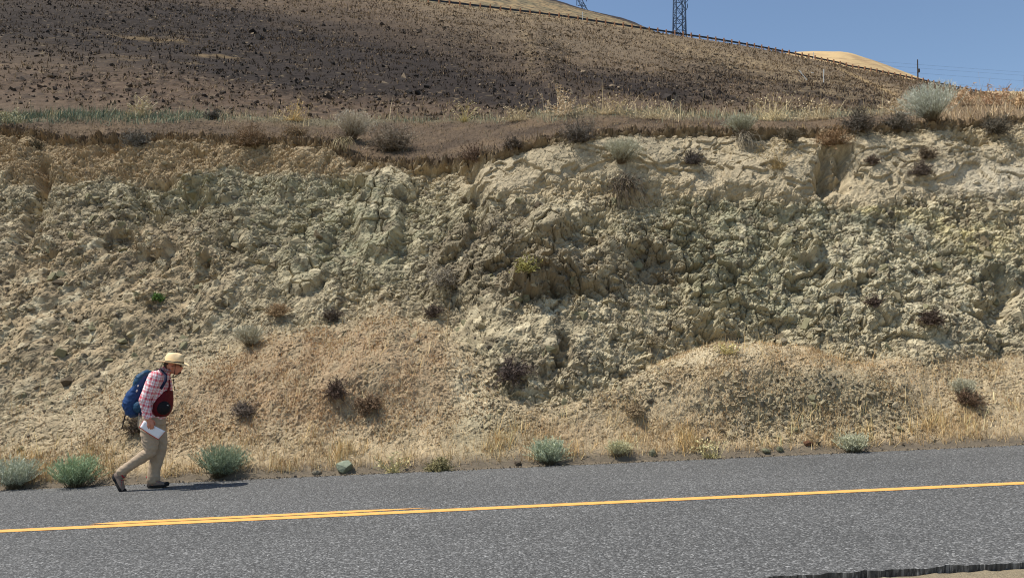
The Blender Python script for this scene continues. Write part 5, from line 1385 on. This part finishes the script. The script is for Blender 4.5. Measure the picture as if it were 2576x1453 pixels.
# ---- what the hiker carries: things of their own
def carried(name, label, cat): return empty(name, FOOT, label, cat)
pk = carried("backpack", "blue hiking backpack with teal lid on the back of the hiker", "backpack")
bm = bmesh.new()
tube(bm, [(PL(284, 604), .108, .13), (PL(284, 560), .130, .155), (PL(306, 490), .118, .155), (PL(345, 420), .082, .15), (PL(378, 350), .070, .145), (PL(402, 300), .055, .13)])
fused("main_bag", bm, .009, m_blue, pk, 3, .010, 12, 21)
bm = bmesh.new(); tube(bm, [(PL(338, 412), .060, .135), (PL(355, 365), .078, .150), (PL(378, 320), .076, .15), (PL(410, 284), .052, .13)])
fused("lid", bm, .009, m_teal, pk, 3, .009, 13, 22)
bm = bmesh.new(); ball(bm, PL(240, 574), (.064, .12, .088), -.35); fused("front_pocket", bm, .008, m_blue, pk, 2, .006, 16, 23)
bm = bmesh.new(); ball(bm, PL(335, 585, -.13), (.062, .040, .075), -.2); fused("side_pocket", bm, .008, m_teal, pk, 2, .006, 16, 24)
def strapf(pts, w, t=.006):
    def f(b):
        P = [np.array(q) for q in pts]; rows = []
        for k, q in enumerate(P):
            tg = P[min(k + 1, len(P) - 1)] - P[max(k - 1, 0)]; tg /= np.linalg.norm(tg)
            out = np.array([q[0] - PL(530, 0)[0] + .4 * q[1], q[1] * 1.2, .0]); out /= np.linalg.norm(out) + 1e-6
            if k in (1, 2): out = np.array([0, 0, 1.0])
            sd = np.cross(tg, out); sd /= np.linalg.norm(sd) + 1e-6
            rows.append([b.verts.new(q + sd * w / 2), b.verts.new(q - sd * w / 2), b.verts.new(q - sd * w / 2 + out * t), b.verts.new(q + sd * w / 2 + out * t)])
        for a, d in zip(rows[:-1], rows[1:]):
            for k in range(4): b.faces.new((a[k], a[(k + 1) % 4], d[(k + 1) % 4], d[k]))
        b.faces.new(rows[0][::-1]); b.faces.new(rows[-1])
        bmesh.ops.subdivide_edges(b, edges=b.edges[:], cuts=1, smooth=.4)
    return f
for s in (-1, 1):
    part("shoulder_strap", strapf([PL(440, 285, s * .11), PL(490, 247, s * .12), PL(545, 246, s * .125), PL(592, 300, s * .158), PL(590, 350, s * .195), PL(562, 400, s * .205), PL(545, 425, s * .19)], .036), m_navy, pk)
part("hip_strap", strapf([PL(350, 610, -.12), PL(358, 640, -.165), PL(352, 672, -.17)], .03), m_navy, pk)
for cx, cy, w in ((331, 388, .018), (319, 433, .020), (228, 580, .022), (361, 556, .012)):
    part("buckle", lambda b: (ball(b, PL(cx, cy, -.148 if cx > 300 else -.12), (w * .7, .006, w), .5, 10)), m_white, pk)
def polef(b): tube(b, [(PL(178, 782, -.03), .006, .006), (PL(215, 625, -.03), .008, .008), (PL(262, 440, -.02), .009, .009)], 10)
tp = part("trekking_pole", polef, m_black, None); tp.location = FOOT
tag(tp, "thin black trekking pole hanging down from the hiker's blue backpack", "trekking pole")
fp = carried("front_pack", "dark red pack with round black pouch on the hiker's belly", "bag")
bm = bmesh.new(); tube(bm, [(PL(612, 455), .032, .12), (PL(588, 512), .072, .178), (PL(562, 575), .105, .205), (PL(548, 628), .098, .195)])
fused("bag", bm, .009, m_red, fp, 3, .006, 14, 31)
bm = bmesh.new(); ball(bm, PL(572, 602, -.150), (.084, .075, .086), -.2); fused("round_pouch", bm, .008, m_black, fp, 2, .004, 16, 32)
part("strap", lambda b: tube(b, [(PL(612, 452, -.10), .012, .02), (PL(628, 400, -.09), .010, .018), (PL(622, 345, -.085), .008, .016)], 10), m_red, fp)
part("tag", lambda b: bar(b, PL(604, 576, -.226), PL(618, 580, -.222), .004, .006), m_white, fp)
pp_ = carried("papers", "white sheaf of papers with red cover in the hiker's right hand", "papers")
def sheet(b, off, grow, th, bend=.012):
    A, B_, C_, D = [PL(*q) for q in ((390, 705), (585, 810), (515, 880), (345, 765))]; n = 10; m = 6; rows = []
    cen = (A + B_ + C_ + D) / 4
    A, B_, C_, D = [cen + (q - cen) * grow for q in (A, B_, C_, D)]
    for side in (0, 1):
        for i_ in range(n + 1):
            u = i_ / n; row = []
            for j_ in range(m + 1):
                v = j_ / m; q = (A * (1 - u) + B_ * u) * (1 - v) + (D * (1 - u) + C_ * u) * v
                row.append(b.verts.new((q[0] + .105, -.252 + off + bend * math.sin(u * 3.1) * -1 + .025 * v + th * side, q[2])))
            rows.append(row)
    for s in (0, 1):
        for i_ in range(n):
            for j_ in range(m):
                a = s * (n + 1) + i_; b.faces.new((rows[a][j_], rows[a + 1][j_], rows[a + 1][j_ + 1], rows[a][j_ + 1]))
    f0, f1 = rows[:n + 1], rows[n + 1:]
    loop0 = [f0[0][j_] for j_ in range(m + 1)] + [f0[i_][m] for i_ in range(1, n + 1)] + [f0[n][j_] for j_ in range(m - 1, -1, -1)] + [f0[i_][0] for i_ in range(n - 1, 0, -1)]
    loop1 = [f1[0][j_] for j_ in range(m + 1)] + [f1[i_][m] for i_ in range(1, n + 1)] + [f1[n][j_] for j_ in range(m - 1, -1, -1)] + [f1[i_][0] for i_ in range(n - 1, 0, -1)]
    for k in range(len(loop0)):
        b.faces.new((loop0[k], loop0[(k + 1) % len(loop0)], loop1[(k + 1) % len(loop0)], loop1[k]))
part("pages", lambda b: sheet(b, 0, 1.0, .006), m_paper, pp_)
cv = part("cover", lambda b: sheet(b, .007, 1.03, .002), m_cover, pp_); cv.location = (-.008, 0, -.006)

for o in (hik, pk, tp, fp, pp_): o.rotation_euler = (0, R(-2.3), 0)      # upright on the sloping road, leaning a little uphill
